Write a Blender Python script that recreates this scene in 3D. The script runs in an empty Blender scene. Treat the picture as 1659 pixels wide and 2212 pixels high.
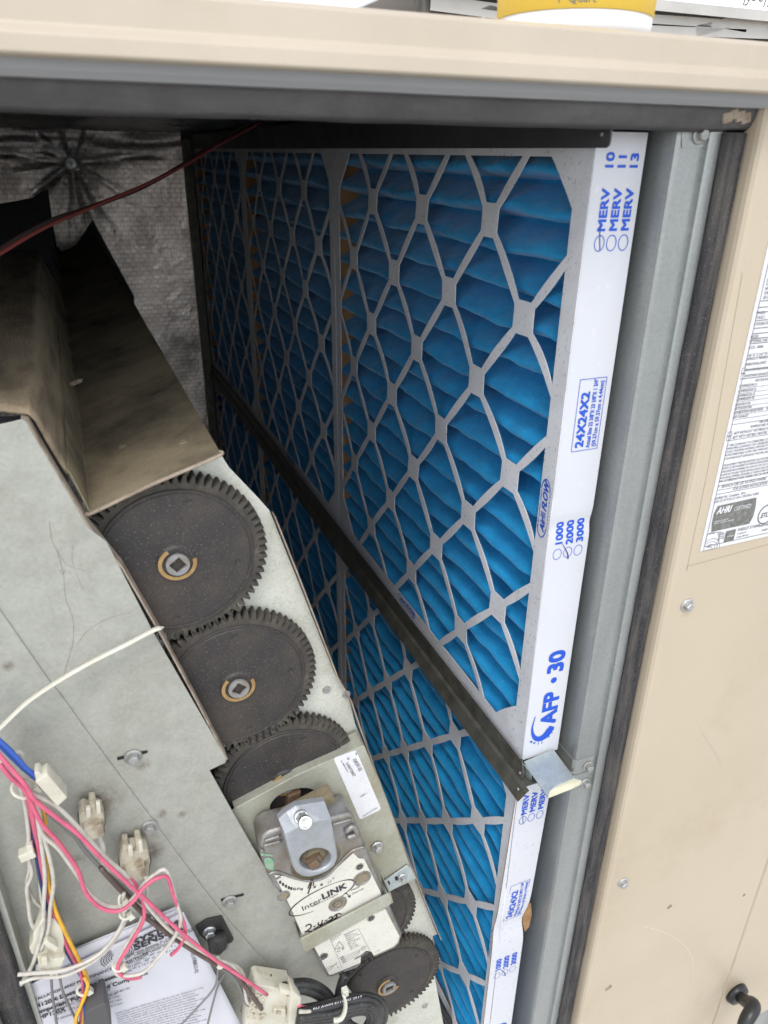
import bpy, bmesh, math, random
from mathutils import Vector, Matrix, noise
random.seed(7)
S = bpy.context.scene
COL = S.collection
CZ = 1.45                                   # camera height above the roof

# ---------------------------------------------------------------- camera
F_PX, CXP, CYP = 1607.0, 829.5, 1106.0      # focal length / centre for a 1659 x 2212 frame
AX = Vector((0.92520537, -0.15569872, 0.34605336))
AY = Vector((-0.37930966, -0.40570092, 0.83158339))
AZ = Vector((0.0109177, -0.90064681, -0.4344147))
cam_d = bpy.data.cameras.new('camera'); cam = bpy.data.objects.new('camera', cam_d); COL.objects.link(cam)
cam_d.sensor_fit = 'VERTICAL'; cam_d.sensor_height = 36.0; cam_d.lens = F_PX / 2212 * 36
cam_d.clip_start = 0.02; cam_d.clip_end = 500
rot = Matrix(((AX[0], -AX[1], -AX[2]), (AY[0], -AY[1], -AY[2]), (AZ[0], -AZ[1], -AZ[2])))
cam.matrix_world = Matrix.Translation((0, 0, CZ)) @ rot.to_4x4()
cam_d.dof.use_dof = True; cam_d.dof.focus_distance = 0.80; cam_d.dof.aperture_fstop = 9.0
S.camera = cam

# ---------------------------------------------------------------- light
SUN_EL, SUN_AZ = math.radians(58), math.radians(205)     # azimuth: compass from +Y clockwise
W = bpy.data.worlds.new('World'); S.world = W; W.use_nodes = True
wn = W.node_tree.nodes; wl = W.node_tree.links
sky = wn.new('ShaderNodeTexSky'); sky.sky_type = 'NISHITA'; sky.sun_disc = False
sky.sun_elevation = SUN_EL; sky.sun_rotation = SUN_AZ; sky.dust_density = 1.0; sky.air_density = 1.0
hs = wn.new('ShaderNodeHueSaturation'); hs.inputs['Saturation'].default_value = 0.30   # overcast: pale sky
wl.new(sky.outputs[0], hs.inputs['Color']); wl.new(hs.outputs[0], wn['Background'].inputs[0])
wn['Background'].inputs[1].default_value = 0.15
sd = bpy.data.lights.new('sun', 'SUN'); so = bpy.data.objects.new('sun', sd); COL.objects.link(so)
sd.energy = 0.55; sd.angle = math.radians(18); sd.color = (1.0, 0.95, 0.89)
dvec = Vector((math.sin(SUN_AZ) * math.cos(SUN_EL), math.cos(SUN_AZ) * math.cos(SUN_EL), math.sin(SUN_EL)))
so.rotation_euler = dvec.to_track_quat('Z', 'Y').to_euler()
S.view_settings.view_transform = 'Standard'; S.view_settings.look = 'None'
S.view_settings.exposure = 1.25; S.view_settings.gamma = 1.0

# ---------------------------------------------------------------- helpers
def at(p, Y=None, X=None, Z=None):
    """point of the real plane Y=, X= or Z= (metres from the camera) that shows at a place in the photograph"""
    r = Vector((p[0] - CXP, p[1] - CYP, F_PX))
    w = Vector((AX.dot(r), AY.dot(r), AZ.dot(r)))
    if Y is not None: w *= Y / w[1]
    elif X is not None: w *= X / w[0]
    else: w *= Z / w[2]
    return Vector((w[0], w[1], w[2] + CZ))
def crop(x0, y0, s):
    return lambda a, b: ((x0 + a * s) / 1.1483, (y0 + b * s) / 1.1483)
c1 = crop(0, 1040, .42194); cU = crop(0, 540, .42194); c3 = crop(0, 1800, .44605); c4 = crop(500, 1800, .44605)
c7 = crop(560, 1850, .30139); c5 = crop(1000, 1800, .33445); c6 = crop(1305, 1800, .36166); cL = crop(0, 300, .31646)
cR = crop(1200, 1700, .18083); cP = crop(0, 2200, .30139); cT = crop(945, 0, .57866); cN = crop(1700, 950, .20343)
def XZ(p, Y): v = at(p, Y=Y); return (v[0], v[2])

def origin(o):
    v = Vector((0, 0, 0))
    while o is not None: v += o.location; o = o.parent
    return v
def thing(name, label, cat, loc=(0, 0, 0), group=None):
    o = bpy.data.objects.new(name, None); COL.objects.link(o); o.location = loc; o.empty_display_size = .02
    o['label'] = label; o['category'] = cat
    if group: o['group'] = group
    return o
def tag(o, label, cat, group=None):
    o['label'] = label; o['category'] = cat
    if group: o['group'] = group
    return o
def link(name, me, mat, parent=None, world=True, smooth=False):
    if mat is not None and len(me.materials) == 0:
        for m in (mat if isinstance(mat, (list, tuple)) else [mat]): me.materials.append(m)
    if world and parent is not None:
        me.transform(Matrix.Translation(-origin(parent)))
    if smooth:
        for p in me.polygons: p.use_smooth = True
    o = bpy.data.objects.new(name, me); COL.objects.link(o); o.parent = parent
    return o
def mesh(name, verts, faces, mat, parent=None, world=True, smooth=False, mi=None, fix=False):
    me = bpy.data.meshes.new(name); me.from_pydata([tuple(v) for v in verts], [], faces)
    if fix:
        b = bmesh.new(); b.from_mesh(me); bmesh.ops.recalc_face_normals(b, faces=b.faces[:]); b.to_mesh(me); b.free()
    o = link(name, me, mat, parent, world, smooth)
    if mi:
        for p, i in zip(me.polygons, mi): p.material_index = i
    return o
def bevel(o, w=.001, seg=2, ang=35):
    m = o.modifiers.new('bevel', 'BEVEL'); m.width = w; m.segments = seg; m.limit_method = 'ANGLE'; m.angle_limit = math.radians(ang)
    return o
def frame_y(Y):   # 2D (x, z) -> front plane at Y, depth to the back
    return Matrix(((1, 0, 0, 0), (0, 0, 1, Y), (0, 1, 0, 0), (0, 0, 0, 1)))
def flat_data(outer, holes=(), depth=.001, bev=0.0, res=1):
    """2D outline with holes, from w=0 to w=depth; returns a mesh"""
    cu = bpy.data.curves.new('c', 'CURVE'); cu.dimensions = '2D'; cu.fill_mode = 'BOTH'
    for ring in [outer] + list(holes):
        sp = cu.splines.new('POLY'); sp.points.add(len(ring) - 1); sp.use_cyclic_u = True
        for i, q in enumerate(ring): sp.points[i].co = (q[0], q[1], 0, 1)
    cu.extrude = max(depth / 2 - bev, 0.00001)
    if bev: cu.bevel_depth = bev; cu.bevel_resolution = res; cu.offset = -bev
    ob = bpy.data.objects.new('c', cu)
    me = bpy.data.meshes.new_from_object(ob); bpy.data.objects.remove(ob); bpy.data.curves.remove(cu)
    me.transform(Matrix.Translation((0, 0, depth / 2)))
    me.materials.clear()
    b = bmesh.new(); b.from_mesh(me); bmesh.ops.remove_doubles(b, verts=b.verts[:], dist=1e-6)
    bmesh.ops.recalc_face_normals(b, faces=b.faces[:]); b.to_mesh(me); b.free()
    return me
def plate(name, pts, Y, thick, mat, parent=None, holes=(), bev=0.0, smooth=False):
    """sheet in the plane Y (front face) cut to an outline of photo points"""
    o2 = [XZ(p, Y) for p in pts]; h2 = [[XZ(p, Y) for p in h] for h in holes]
    me = flat_data(o2, h2, thick, bev); me.transform(frame_y(Y)); me.flip_normals()
    b = bmesh.new(); b.from_mesh(me); bmesh.ops.recalc_face_normals(b, faces=b.faces[:]); b.to_mesh(me); b.free()
    return link(name, me, mat, parent)
def box_v(x0, x1, y0, y1, z0, z1):
    v = [(x, y, z) for x in (x0, x1) for y in (y0, y1) for z in (z0, z1)]
    f = [(0, 1, 3, 2), (4, 6, 7, 5), (0, 4, 5, 1), (2, 3, 7, 6), (0, 2, 6, 4), (1, 5, 7, 3)]
    return v, f
def box(name, x0, x1, y0, y1, z0, z1, mat, parent=None, world=True, bv=0):
    v, f = box_v(x0, x1, y0, y1, z0, z1)
    o = mesh(name, v, f, mat, parent, world)
    if bv: bevel(o, bv)
    return o
def obox_v(c, u, v, w):   # centre and three half-axis vectors
    c = Vector(c); vs = [c + a * u + b * v + d * w for a in (-1, 1) for b in (-1, 1) for d in (-1, 1)]
    f = [(0, 1, 3, 2), (4, 6, 7, 5), (0, 4, 5, 1), (2, 3, 7, 6), (0, 2, 6, 4), (1, 5, 7, 3)]
    return vs, f
def loft(name, rings, mat, parent=None, cap=True, smooth=False, closed=True):
    vs = []; fs = []; n = len(rings[0])
    for r in rings: vs += list(r)
    m = n if closed else n - 1
    for k in range(len(rings) - 1):
        for i in range(m):
            j = (i + 1) % n; fs.append((k * n + i, k * n + j, (k + 1) * n + j, (k + 1) * n + i))
    if cap and closed:
        fs.append(tuple(range(n))); fs.append(tuple(range((len(rings) - 1) * n, len(rings) * n)))
    return mesh(name, vs, fs, mat, parent, smooth=smooth, fix=True)
def sweep_x(name, prof, x0, x1, mat, parent=None, n=2, smooth=False, wob=0, thick=0):
    rings = []
    for i in range(n):
        x = x0 + (x1 - x0) * i / (n - 1)
        rings.append([(x, y + wob * noise.noise(Vector((x * 25, j * 3.1, 0))), z + wob * noise.noise(Vector((x * 20, j * 2.3, 7)))) for j, (y, z) in enumerate(prof)])
    o = loft(name, rings, mat, parent, smooth=smooth, closed=not thick, cap=not thick)
    if thick:
        m = o.modifiers.new('sheet', 'SOLIDIFY'); m.thickness = thick; m.offset = 0
    return o
def sweep_z(name, prof, z0, z1, mat, parent=None, n=2, smooth=False, wob=0, thick=0):
    rings = []
    for i in range(n):
        z = z0 + (z1 - z0) * i / (n - 1)
        rings.append([(x + wob * noise.noise(Vector((z * 25, j * 3.1, 3))), y + wob * noise.noise(Vector((z * 20, j * 2.3, 9))), z) for j, (x, y) in enumerate(prof)])
    o = loft(name, rings, mat, parent, smooth=smooth, closed=not thick, cap=not thick)
    if thick:
        m = o.modifiers.new('sheet', 'SOLIDIFY'); m.thickness = thick; m.offset = 0
    return o
def catmull(pts, k=6):
    pts = [Vector(p) for p in pts]; P = [pts[0] * 2 - pts[1]] + pts + [pts[-1] * 2 - pts[-2]]; out = []
    for i in range(1, len(P) - 2):
        for j in range(k):
            t = j / k; a, b, c, d = P[i - 1], P[i], P[i + 1], P[i + 2]
            out.append(.5 * ((2 * b) + (c - a) * t + (2 * a - 5 * b + 4 * c - d) * t * t + (3 * b - a - 3 * c + d) * t ** 3))
    out.append(pts[-1]); return out
def tube_v(pts, r, sides=8, k=6, flat=None):
    P = catmull(pts, k); vs = []; fs = []; up = Vector((.3, .2, .9)).normalized()
    for i, p in enumerate(P):
        t = (P[min(i + 1, len(P) - 1)] - P[max(i - 1, 0)])
        if t.length < 1e-9: t = Vector((1, 0, 0))
        t.normalize(); up = (up - t * up.dot(t))
        if up.length < 1e-4: up = t.orthogonal()
        up.normalize(); s = t.cross(up); rr = r(i / (len(P) - 1)) if callable(r) else r
        for q in range(sides):
            a = 2 * math.pi * q / sides
            vs.append(p + (up * math.cos(a) * (flat or 1) + s * math.sin(a)) * rr)
    for i in range(len(P) - 1):
        for q in range(sides):
            q2 = (q + 1) % sides; fs.append((i * sides + q, i * sides + q2, (i + 1) * sides + q2, (i + 1) * sides + q))
    fs.append(tuple(range(sides))[::-1]); fs.append(tuple((len(P) - 1) * sides + q for q in range(sides)))
    return vs, fs
def tube(name, pts, r, mat, parent=None, sides=8, k=6, flat=None, smooth=True, world=True):
    v, f = tube_v(pts, r, sides, k, flat)
    return mesh(name, v, f, mat, parent, world=world, smooth=smooth, fix=True)
def joinv(parts):
    V = []; Fs = []
    for v, f in parts:
        n = len(V); V += list(v); Fs += [tuple(i + n for i in q) for q in f]
    return V, Fs
def lathe_v(prof, o, ax, n=20, u=None):   # prof: (radius, height along ax)
    ax = Vector(ax).normalized(); u = (u or ax.orthogonal()).normalized(); w = ax.cross(u); o = Vector(o); vs = []; fs = []
    for r, h in prof:
        for i in range(n):
            a = 2 * math.pi * i / n; vs.append(o + ax * h + (u * math.cos(a) + w * math.sin(a)) * r)
    for k in range(len(prof) - 1):
        for i in range(n):
            j = (i + 1) % n; fs.append((k * n + i, k * n + j, (k + 1) * n + j, (k + 1) * n + i))
    fs.append(tuple(range(n))[::-1]); fs.append(tuple((len(prof) - 1) * n + i for i in range(n)))
    return vs, fs
def bolt(name, loc, ax, mat, parent=None, r=.0045, washer=None):
    ax = Vector(ax).normalized(); wr = washer or r * 1.55
    a = lathe_v([(wr, 0), (wr, .0010), (wr * .8, .0018)], loc, ax, 20)
    o2 = Vector(loc) + ax * .0018
    b = lathe_v([(r, 0), (r, .0038), (r * .88, .0046)], o2, ax, 6)
    c = lathe_v([(r * .7, .0046), (r * .66, .0040)], o2, ax, 12)
    v, f = joinv([a, b]); return bevel(mesh(name, v, f, mat, parent, fix=True), .0003, 2)

# text -----------------------------------------------------------
_T = {}
def text_data(s, size, sx=1., shear=0., align='LEFT', spacing=1.):
    cu = bpy.data.curves.new('t', 'FONT'); cu.body = s; cu.size = size; cu.shear = shear
    cu.align_x = align; cu.space_character = spacing; cu.resolution_u = 3; cu.fill_mode = 'FRONT'
    ob = bpy.data.objects.new('t', cu); me = bpy.data.meshes.new_from_object(ob)
    vs = [(v.co.x * sx, v.co.y) for v in me.vertices]; fs = [tuple(p.vertices) for p in me.polygons]
    bpy.data.objects.remove(ob); bpy.data.curves.remove(cu); bpy.data.meshes.remove(me)
    return vs, fs
class Print:
    """flat print gathered on one surface frame: origin O, reading direction U, up direction V, lifted along N"""
    def __init__(s, O, U, V, N, lift=.0004, deform=None):
        s.O = Vector(O); s.U = Vector(U); s.V = Vector(V); s.N = Vector(N); s.lift = lift; s.v = []; s.f = []; s.deform = deform; s.k = 0
    def pt(s, x, y):
        e = s.N * (s.k * 4e-6)          # every piece a hair above the last, so none share a plane
        if s.deform: return s.deform(x, y) + e
        return s.O + s.U * x + s.V * y + s.N * s.lift + e
    def add(s, vs, fs, x=0, y=0, rot=0):
        s.k = (s.k + 1) % 40
        n = len(s.v); c, d = math.cos(rot), math.sin(rot)
        s.v += [s.pt(x + a * c - b * d, y + a * d + b * c) for a, b in vs]; s.f += [tuple(i + n for i in q) for q in fs]
    def text(s, t, size, x, y, rot=0, bold=0., **k):
        v, f = text_data(t, size, **k); w = bold * size
        for dx, dy in (((0, 0),) if w == 0 else ((-w, -w), (w, -w), (w, w), (-w, w)) if bold > .015 else ((-w, 0), (w, 0))):
            s.add([(a + dx, b + dy) for a, b in v], f, x, y, rot)
    def poly(s, pts): s.add(pts, [tuple(range(len(pts)))])
    def rect(s, x0, y0, x1, y1): s.poly([(x0, y0), (x1, y0), (x1, y1), (x0, y1)])
    def frame(s, x0, y0, x1, y1, w):
        s.rect(x0, y0, x1, y0 + w); s.rect(x0, y1 - w, x1, y1); s.rect(x0, y0 + w, x0 + w, y1 - w); s.rect(x1 - w, y0 + w, x1, y1 - w)
    def stroke(s, pts, w, k=4):
        P = catmull([(a, b, 0) for a, b in pts], k); L = []; R = []; n = len(P)
        for i, p in enumerate(P):
            t = (P[min(i + 1, n - 1)] - P[max(i - 1, 0)]).normalized(); q = Vector((-t.y, t.x, 0)); ww = (w(i / (n - 1)) if callable(w) else w) / 2
            L.append((p.x + q.x * ww, p.y + q.y * ww)); R.append((p.x - q.x * ww, p.y - q.y * ww))
        s.add(L + R, [(i, i + 1, n + i + 1, n + i) for i in range(n - 1)])
    def arc(s, cx, cy, rx, ry, a0, a1, w, rot=0, n=28):
        pts = []
        for i in range(n + 1):
            a = math.radians(a0 + (a1 - a0) * i / n); x, y = rx * math.cos(a), ry * math.sin(a); pts.append((cx + x * math.cos(rot) - y * math.sin(rot), cy + x * math.sin(rot) + y * math.cos(rot)))
        s.stroke(pts, w, 1)
    def build(s, name, mat, parent, world=True):
        o = mesh(name, s.v, s.f, mat, parent, world); s.v = []; s.f = []; return o

# ---------------------------------------------------------------- materials
def mat(name, c, rough=.6, metal=0., c2=None, nscale=30, mix=(.4, .65), bump=0., bscale=200, dust=None, dscale=6, dmix=(.45, .7), spec=.5,
        scratch=None, stretch=None, detail=6, trans=0., sheen=0, spots=None, sscale=400):
    m = bpy.data.materials.new(name); m.use_nodes = True; N = m.node_tree.nodes; L = m.node_tree.links
    B = N['Principled BSDF']; B.inputs['Roughness'].default_value = rough; B.inputs['Metallic'].default_value = metal
    B.inputs['Specular IOR Level'].default_value = spec
    if trans: B.inputs['Subsurface Weight'].default_value = trans; B.inputs['Subsurface Scale'].default_value = .002
    if sheen: B.inputs['Sheen Weight'].default_value = sheen; B.inputs['Sheen Roughness'].default_value = .4
    tc = N.new('ShaderNodeTexCoord'); vec = tc.outputs['Object']
    if stretch:
        mp = N.new('ShaderNodeMapping'); mp.inputs['Scale'].default_value = stretch; L.new(vec, mp.inputs[0]); vec2 = mp.outputs[0]
    else: vec2 = vec
    def nz(scale, lo, hi, v=vec2, det=detail, rgh=.6):
        n = N.new('ShaderNodeTexNoise'); n.inputs['Scale'].default_value = scale; n.inputs['Detail'].default_value = det; n.inputs['Roughness'].default_value = rgh
        L.new(v, n.inputs['Vector']); r = N.new('ShaderNodeMapRange'); r.inputs[1].default_value = lo; r.inputs[2].default_value = hi; r.clamp = True
        L.new(n.outputs['Fac'], r.inputs[0]); return r.outputs[0]
    def mixc(f, a, b):
        x = N.new('ShaderNodeMix'); x.data_type = 'RGBA'; L.new(f, x.inputs['Factor'])
        for s, i in ((a, 6), (b, 7)):
            if isinstance(s, tuple): x.inputs[i].default_value = (*s, 1)
            else: L.new(s, x.inputs[i])
        return x.outputs[2]
    col = tuple(c)
    if c2: col = mixc(nz(nscale, *mix), col, tuple(c2))
    if spots: col = mixc(nz(sscale, .62, .70, vec, 2), col, tuple(spots))
    if dust: col = mixc(nz(dscale, *dmix, v=vec, det=9, rgh=.7), col, tuple(dust))
    if scratch: col = mixc(nz(scratch[1], .66, .72, vec, 3, .5), col, tuple(scratch[0]))
    if isinstance(col, tuple): B.inputs['Base Color'].default_value = (*col, 1)
    else: L.new(col, B.inputs['Base Color'])
    r = nz(nscale * 1.7 + 5, .3, .7); mr = N.new('ShaderNodeMapRange'); mr.inputs[3].default_value = max(rough - .08, .02); mr.inputs[4].default_value = min(rough + .1, 1); L.new(r, mr.inputs[0]); L.new(mr.outputs[0], B.inputs['Roughness'])
    if bump:
        n = N.new('ShaderNodeTexNoise'); n.inputs['Scale'].default_value = bscale; n.inputs['Detail'].default_value = 5; L.new(vec2, n.inputs['Vector'])
        bp = N.new('ShaderNodeBump'); bp.inputs['Strength'].default_value = 1; bp.inputs['Distance'].default_value = bump; L.new(n.outputs['Fac'], bp.inputs['Height']); L.new(bp.outputs[0], B.inputs['Normal'])
    m['B'] = 1
    return m
M = {}
M['beige'] = mat('beige paint', (.475, .403, .303), .42, c2=(.445, .375, .277), nscale=4, bump=.00012, bscale=500, dust=(.38, .305, .215), dscale=4.5, dmix=(.54, .80), spots=(.455, .38, .28), sscale=230, detail=8)
M['capbeige'] = mat('beige cap paint', (.465, .40, .315), .42, c2=(.42, .36, .28), nscale=9, mix=(.35, .7), bump=.00012, bscale=300, dust=(.40, .33, .245), dscale=12, dmix=(.5, .8))
M['beige_in'] = mat('beige paint return', (.46, .39, .30), .45, c2=(.42, .36, .27), nscale=10, bump=.0001, bscale=400)
M['galv'] = mat('galvanised sheet', (.395, .40, .355), .42, .3, c2=(.35, .355, .315), nscale=60, dust=(.30, .29, .24), dscale=9, dmix=(.5, .8), bump=.00006, bscale=900, spots=(.33, .33, .28), sscale=700)
M['galv2'] = mat('galvanised bracket sheet', (.40, .405, .34), .45, .3, c2=(.34, .34, .27), nscale=25, dust=(.27, .23, .14), dscale=14, dmix=(.48, .8), bump=.00005, bscale=700, spots=(.34, .32, .24), sscale=900)
M['post'] = mat('galvanised post', (.33, .345, .34), .36, .45, c2=(.26, .275, .27), nscale=14, stretch=(1, 1, .25), dust=(.16, .15, .12), dscale=18, dmix=(.6, .85), bump=.00008, bscale=300)
M['plate'] = mat('galvanised end plate dusty', (.55, .555, .49), .6, .1, c2=(.48, .485, .42), nscale=18, dust=(.30, .26, .18), dscale=22, dmix=(.55, .9), bump=.00008, bscale=900, spots=(.30, .28, .22), sscale=800)
M['clip'] = mat('bright galvanised clip', (.50, .56, .57), .32, .55, c2=(.42, .48, .49), nscale=40, bump=.00004, bscale=300)
M['cream'] = mat('cream sheet back', (.60, .58, .44), .5, c2=(.52, .50, .37), nscale=30)
M['dustmetal'] = mat('dust covered sheet', (.27, .225, .145), .9, c2=(.18, .15, .10), nscale=9, mix=(.4, .62), dust=(.07, .06, .045), dscale=8, dmix=(.46, .68), bump=.0006, bscale=420, spec=.2, spots=(.30, .25, .16), sscale=600)
M['dustedge'] = mat('dusty sheet edge', (.34, .28, .22), .9, c2=(.2, .15, .11), nscale=80, bump=.0008, bscale=700)
M['dustpad'] = mat('dust caked liner', (.30, .24, .16), .9, c2=(.13, .105, .075), nscale=7, mix=(.45, .65), stretch=(3, 1, 7), bump=.0012, bscale=150, dust=(.16, .17, .17), dscale=4, dmix=(.55, .8), spec=.2)
M['dirtrail'] = mat('dirty rail', (.105, .105, .092), .55, .25, c2=(.065, .063, .052), nscale=40, dust=(.17, .145, .10), dscale=60, dmix=(.5, .8), bump=.0004, bscale=500)
M['gear'] = mat('dark plastic gear', (.024, .022, .022), .55, c2=(.033, .029, .028), nscale=14, dust=(.070, .053, .040), dscale=16, dmix=(.46, .8), bump=.00015, bscale=900, spots=(.15, .13, .11), sscale=760)
M['gearteeth'] = mat('dusty gear teeth', (.060, .053, .042), .8, c2=(.035, .031, .028), nscale=60, dust=(.15, .13, .09), dscale=90, dmix=(.55, .8), bump=.0004, bscale=900)
M['hub'] = mat('grey plastic hub', (.24, .24, .245), .55, c2=(.18, .17, .16), nscale=80, dust=(.2, .16, .1), dscale=120)
M['brass'] = mat('zinc yellow clip', (.38, .25, .10), .5, .3, c2=(.28, .17, .07), nscale=90)
M['dark'] = mat('painted recess shade', (.012, .012, .014), .9)  # near-black colour stands in for the shade inside gaps and openings
M['card'] = mat('white card', (.565, .575, .61), .5, c2=(.535, .545, .58), nscale=5, bump=.00006, bscale=120, spots=(.60, .60, .63), sscale=120, spec=.4)
M['card_speck'] = mat('speckled white card', (.56, .57, .605), .55, c2=(.53, .54, .575), nscale=5, bump=.00008, bscale=220, spots=(.40, .385, .37), sscale=210, dust=(.55, .54, .53), dscale=30, dmix=(.58, .8), spec=.4)
M['cardface'] = mat('white card lattice', (.70, .71, .745), .55, c2=(.63, .64, .67), nscale=30, spots=(.42, .40, .40), sscale=330, bump=.00006, bscale=300, spec=.4)
M['kraft'] = mat('brown kraft card', (.34, .19, .085), .85, c2=(.26, .14, .06), nscale=60, bump=.0003, bscale=400)
M['media'] = mat('blue pleated media', (.014, .26, .56), .9, c2=(.022, .33, .66), nscale=70, mix=(.35, .7), bump=.0016, bscale=140, spots=(.05, .36, .68), sscale=300, spec=.15, sheen=.3, stretch=(1, .55, 1))
M['ink'] = mat('blue ink', (.008, .075, .52), .5)
M['black_ink'] = mat('dark ink', (.03, .03, .035), .6)
M['gray_ink'] = mat('grey ink', (.13, .13, .135), .6)
M['pen'] = mat('blue pen ink', (.015, .03, .25), .5)
M['foam'] = mat('black foam gasket', (.022, .022, .026), .85, c2=(.075, .068, .062), nscale=50, stretch=(3, 3, .25), dust=(.12, .10, .08), dscale=70, dmix=(.56, .85), bump=.0009, bscale=500, spots=(.16, .15, .14), sscale=900)
M['foam2'] = mat('grey worn foam gasket', (.075, .072, .074), .8, c2=(.11, .105, .102), nscale=25, stretch=(.3, 1, 1), dust=(.06, .055, .055), dscale=30, bump=.0008, bscale=260)
M['framegrey'] = mat('grey frame member', (.30, .305, .315), .4, .4, c2=(.30, .31, .32), nscale=12, stretch=(.2, 1, 1), bump=.0002, bscale=300)
M['alu'] = mat('cast aluminium', (.36, .36, .365), .42, .7, c2=(.28, .275, .26), nscale=60, dust=(.22, .165, .09), dscale=22, dmix=(.42, .72), bump=.0004, bscale=700)
M['clamp'] = mat('smooth cast clamp', (.36, .38, .40), .45, .45, c2=(.31, .33, .35), nscale=90, bump=.00012, bscale=900, dust=(.26, .22, .16), dscale=25, dmix=(.6, .9))
M['zinc'] = mat('zinc bolt', (.55, .56, .56), .3, .8, c2=(.42, .42, .41), nscale=200, bump=.0001, bscale=900)
M['oldzinc'] = mat('dusty zinc bolt', (.36, .37, .36), .5, .5, c2=(.27, .26, .23), nscale=150, bump=.0003, bscale=900)
M['chrome'] = mat('bright nut', (.75, .75, .72), .18, .95)
M['labelcard'] = mat('off white label', (.60, .585, .52), .42, c2=(.55, .535, .47), nscale=25, spots=(.45, .42, .36), sscale=420)
M['label'] = mat('white label', (.66, .66, .68), .4, c2=(.61, .61, .63), nscale=60, spots=(.5, .5, .5), sscale=500)
M['plastic'] = mat('cream nylon connector', (.57, .55, .46), .42, c2=(.49, .46, .37), nscale=40, dust=(.30, .24, .16), dscale=60, dmix=(.6, .8), trans=.15)
M['plastic_d'] = mat('dusty nylon connector', (.50, .455, .36), .6, c2=(.38, .33, .24), nscale=60, dust=(.16, .11, .07), dscale=60, dmix=(.48, .68), bump=.0003, bscale=800)
M['tie'] = mat('nylon cable tie', (.58, .57, .49), .35, trans=.2, c2=(.52, .50, .42), nscale=40)
M['w_white'] = mat('white wire', (.50, .475, .42), .45, c2=(.37, .335, .28), nscale=120, mix=(.45, .75))
M['w_pink'] = mat('pink wire', (.60, .11, .19), .42, c2=(.47, .09, .15), nscale=90)
M['w_blue'] = mat('blue wire', (.03, .10, .42), .4)
M['w_navy'] = mat('navy wire', (.02, .035, .12), .4)
M['w_yellow'] = mat('yellow wire', (.72, .40, .03), .4, c2=(.58, .31, .03), nscale=90)
M['w_grey'] = mat('grey wire', (.16, .155, .155), .45)
M['w_brown'] = mat('brown wire', (.075, .05, .042), .45, c2=(.11, .08, .07), nscale=90)
M['w_black'] = mat('black cable', (.018, .018, .018), .35, c2=(.03, .03, .03), nscale=60, spots=(.12, .11, .1), sscale=500)
M['w_red'] = mat('dull red wire', (.26, .055, .045), .6)
M['w_dark'] = mat('dull brown wire', (.05, .028, .022), .6)
M['paper'] = mat('printed paper', (.52, .52, .56), .6, c2=(.49, .49, .53), nscale=6, spots=(.55, .54, .54), sscale=240, dust=(.50, .47, .43), dscale=14, dmix=(.62, .85))
M['rubber'] = mat('black rubber', (.020, .020, .021), .6, c2=(.035, .033, .03), nscale=60, dust=(.10, .09, .07), dscale=90, dmix=(.58, .8))
M['greybox'] = mat('grey plastic box', (.075, .072, .075), .6)
M['ceilfoil'] = mat('black faced ceiling liner', (.012, .012, .016), .35, .0, c2=(.03, .03, .036), nscale=40, bump=.004, bscale=70, stretch=(1, .6, 1))
M['copper'] = mat('rusty shaft', (.15, .085, .055), .7, .2, c2=(.19, .08, .045), nscale=160, dust=(.14, .11, .07), dscale=150, dmix=(.4, .6), bump=.0003, bscale=600)
M['green'] = mat('green paint mark', (.09, .36, .16), .6, c2=(.27, .34, .27), nscale=260, mix=(.38, .55))
M['sheetgrey'] = mat('grey interior sheet', (.30, .31, .30), .6, .2, c2=(.22, .22, .21), nscale=8, bump=.0002, bscale=60)
M['yellow'] = mat('yellow tub print', (.95, .66, .10), .4)
M['tub'] = mat('white tub plastic', (.82, .83, .84), .35, trans=.1)
M['oldcard'] = mat('grey old card', (.50, .49, .47), .7, c2=(.42, .41, .39), nscale=20)
M['oldmedia'] = mat('sooty media', (.085, .078, .07), .95, c2=(.16, .15, .13), nscale=50, bump=.002, bscale=90)
M['roof'] = mat('pale roof membrane', (.56, .55, .52), .85, c2=(.48, .47, .445), nscale=1.5, bump=.002, bscale=20, dust=(.33, .31, .27), dscale=.8)
M['blackplastic'] = mat('black handle plastic', (.016, .016, .018), .35)
M['skin_seam'] = mat('sealant line', (.10, .075, .05), .8)

def spangle(m, amt=.09, scale=260):
    N = m.node_tree.nodes; L = m.node_tree.links; B = N['Principled BSDF']; tc = N.new('ShaderNodeTexCoord')
    v = N.new('ShaderNodeTexVoronoi'); v.inputs['Scale'].default_value = scale; L.new(tc.outputs['Object'], v.inputs['Vector'])
    bw = N.new('ShaderNodeRGBToBW'); L.new(v.outputs['Color'], bw.inputs[0]); mr = N.new('ShaderNodeMapRange'); mr.inputs[3].default_value = 1 - amt; mr.inputs[4].default_value = 1 + amt * .6; L.new(bw.outputs[0], mr.inputs[0])
    x = N.new('ShaderNodeMix'); x.data_type = 'RGBA'; x.blend_type = 'MULTIPLY'; x.inputs['Factor'].default_value = 1; L.new(B.inputs['Base Color'].links[0].from_socket, x.inputs[6]); L.new(mr.outputs[0], x.inputs[7]); L.new(x.outputs[2], B.inputs['Base Color'])
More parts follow.
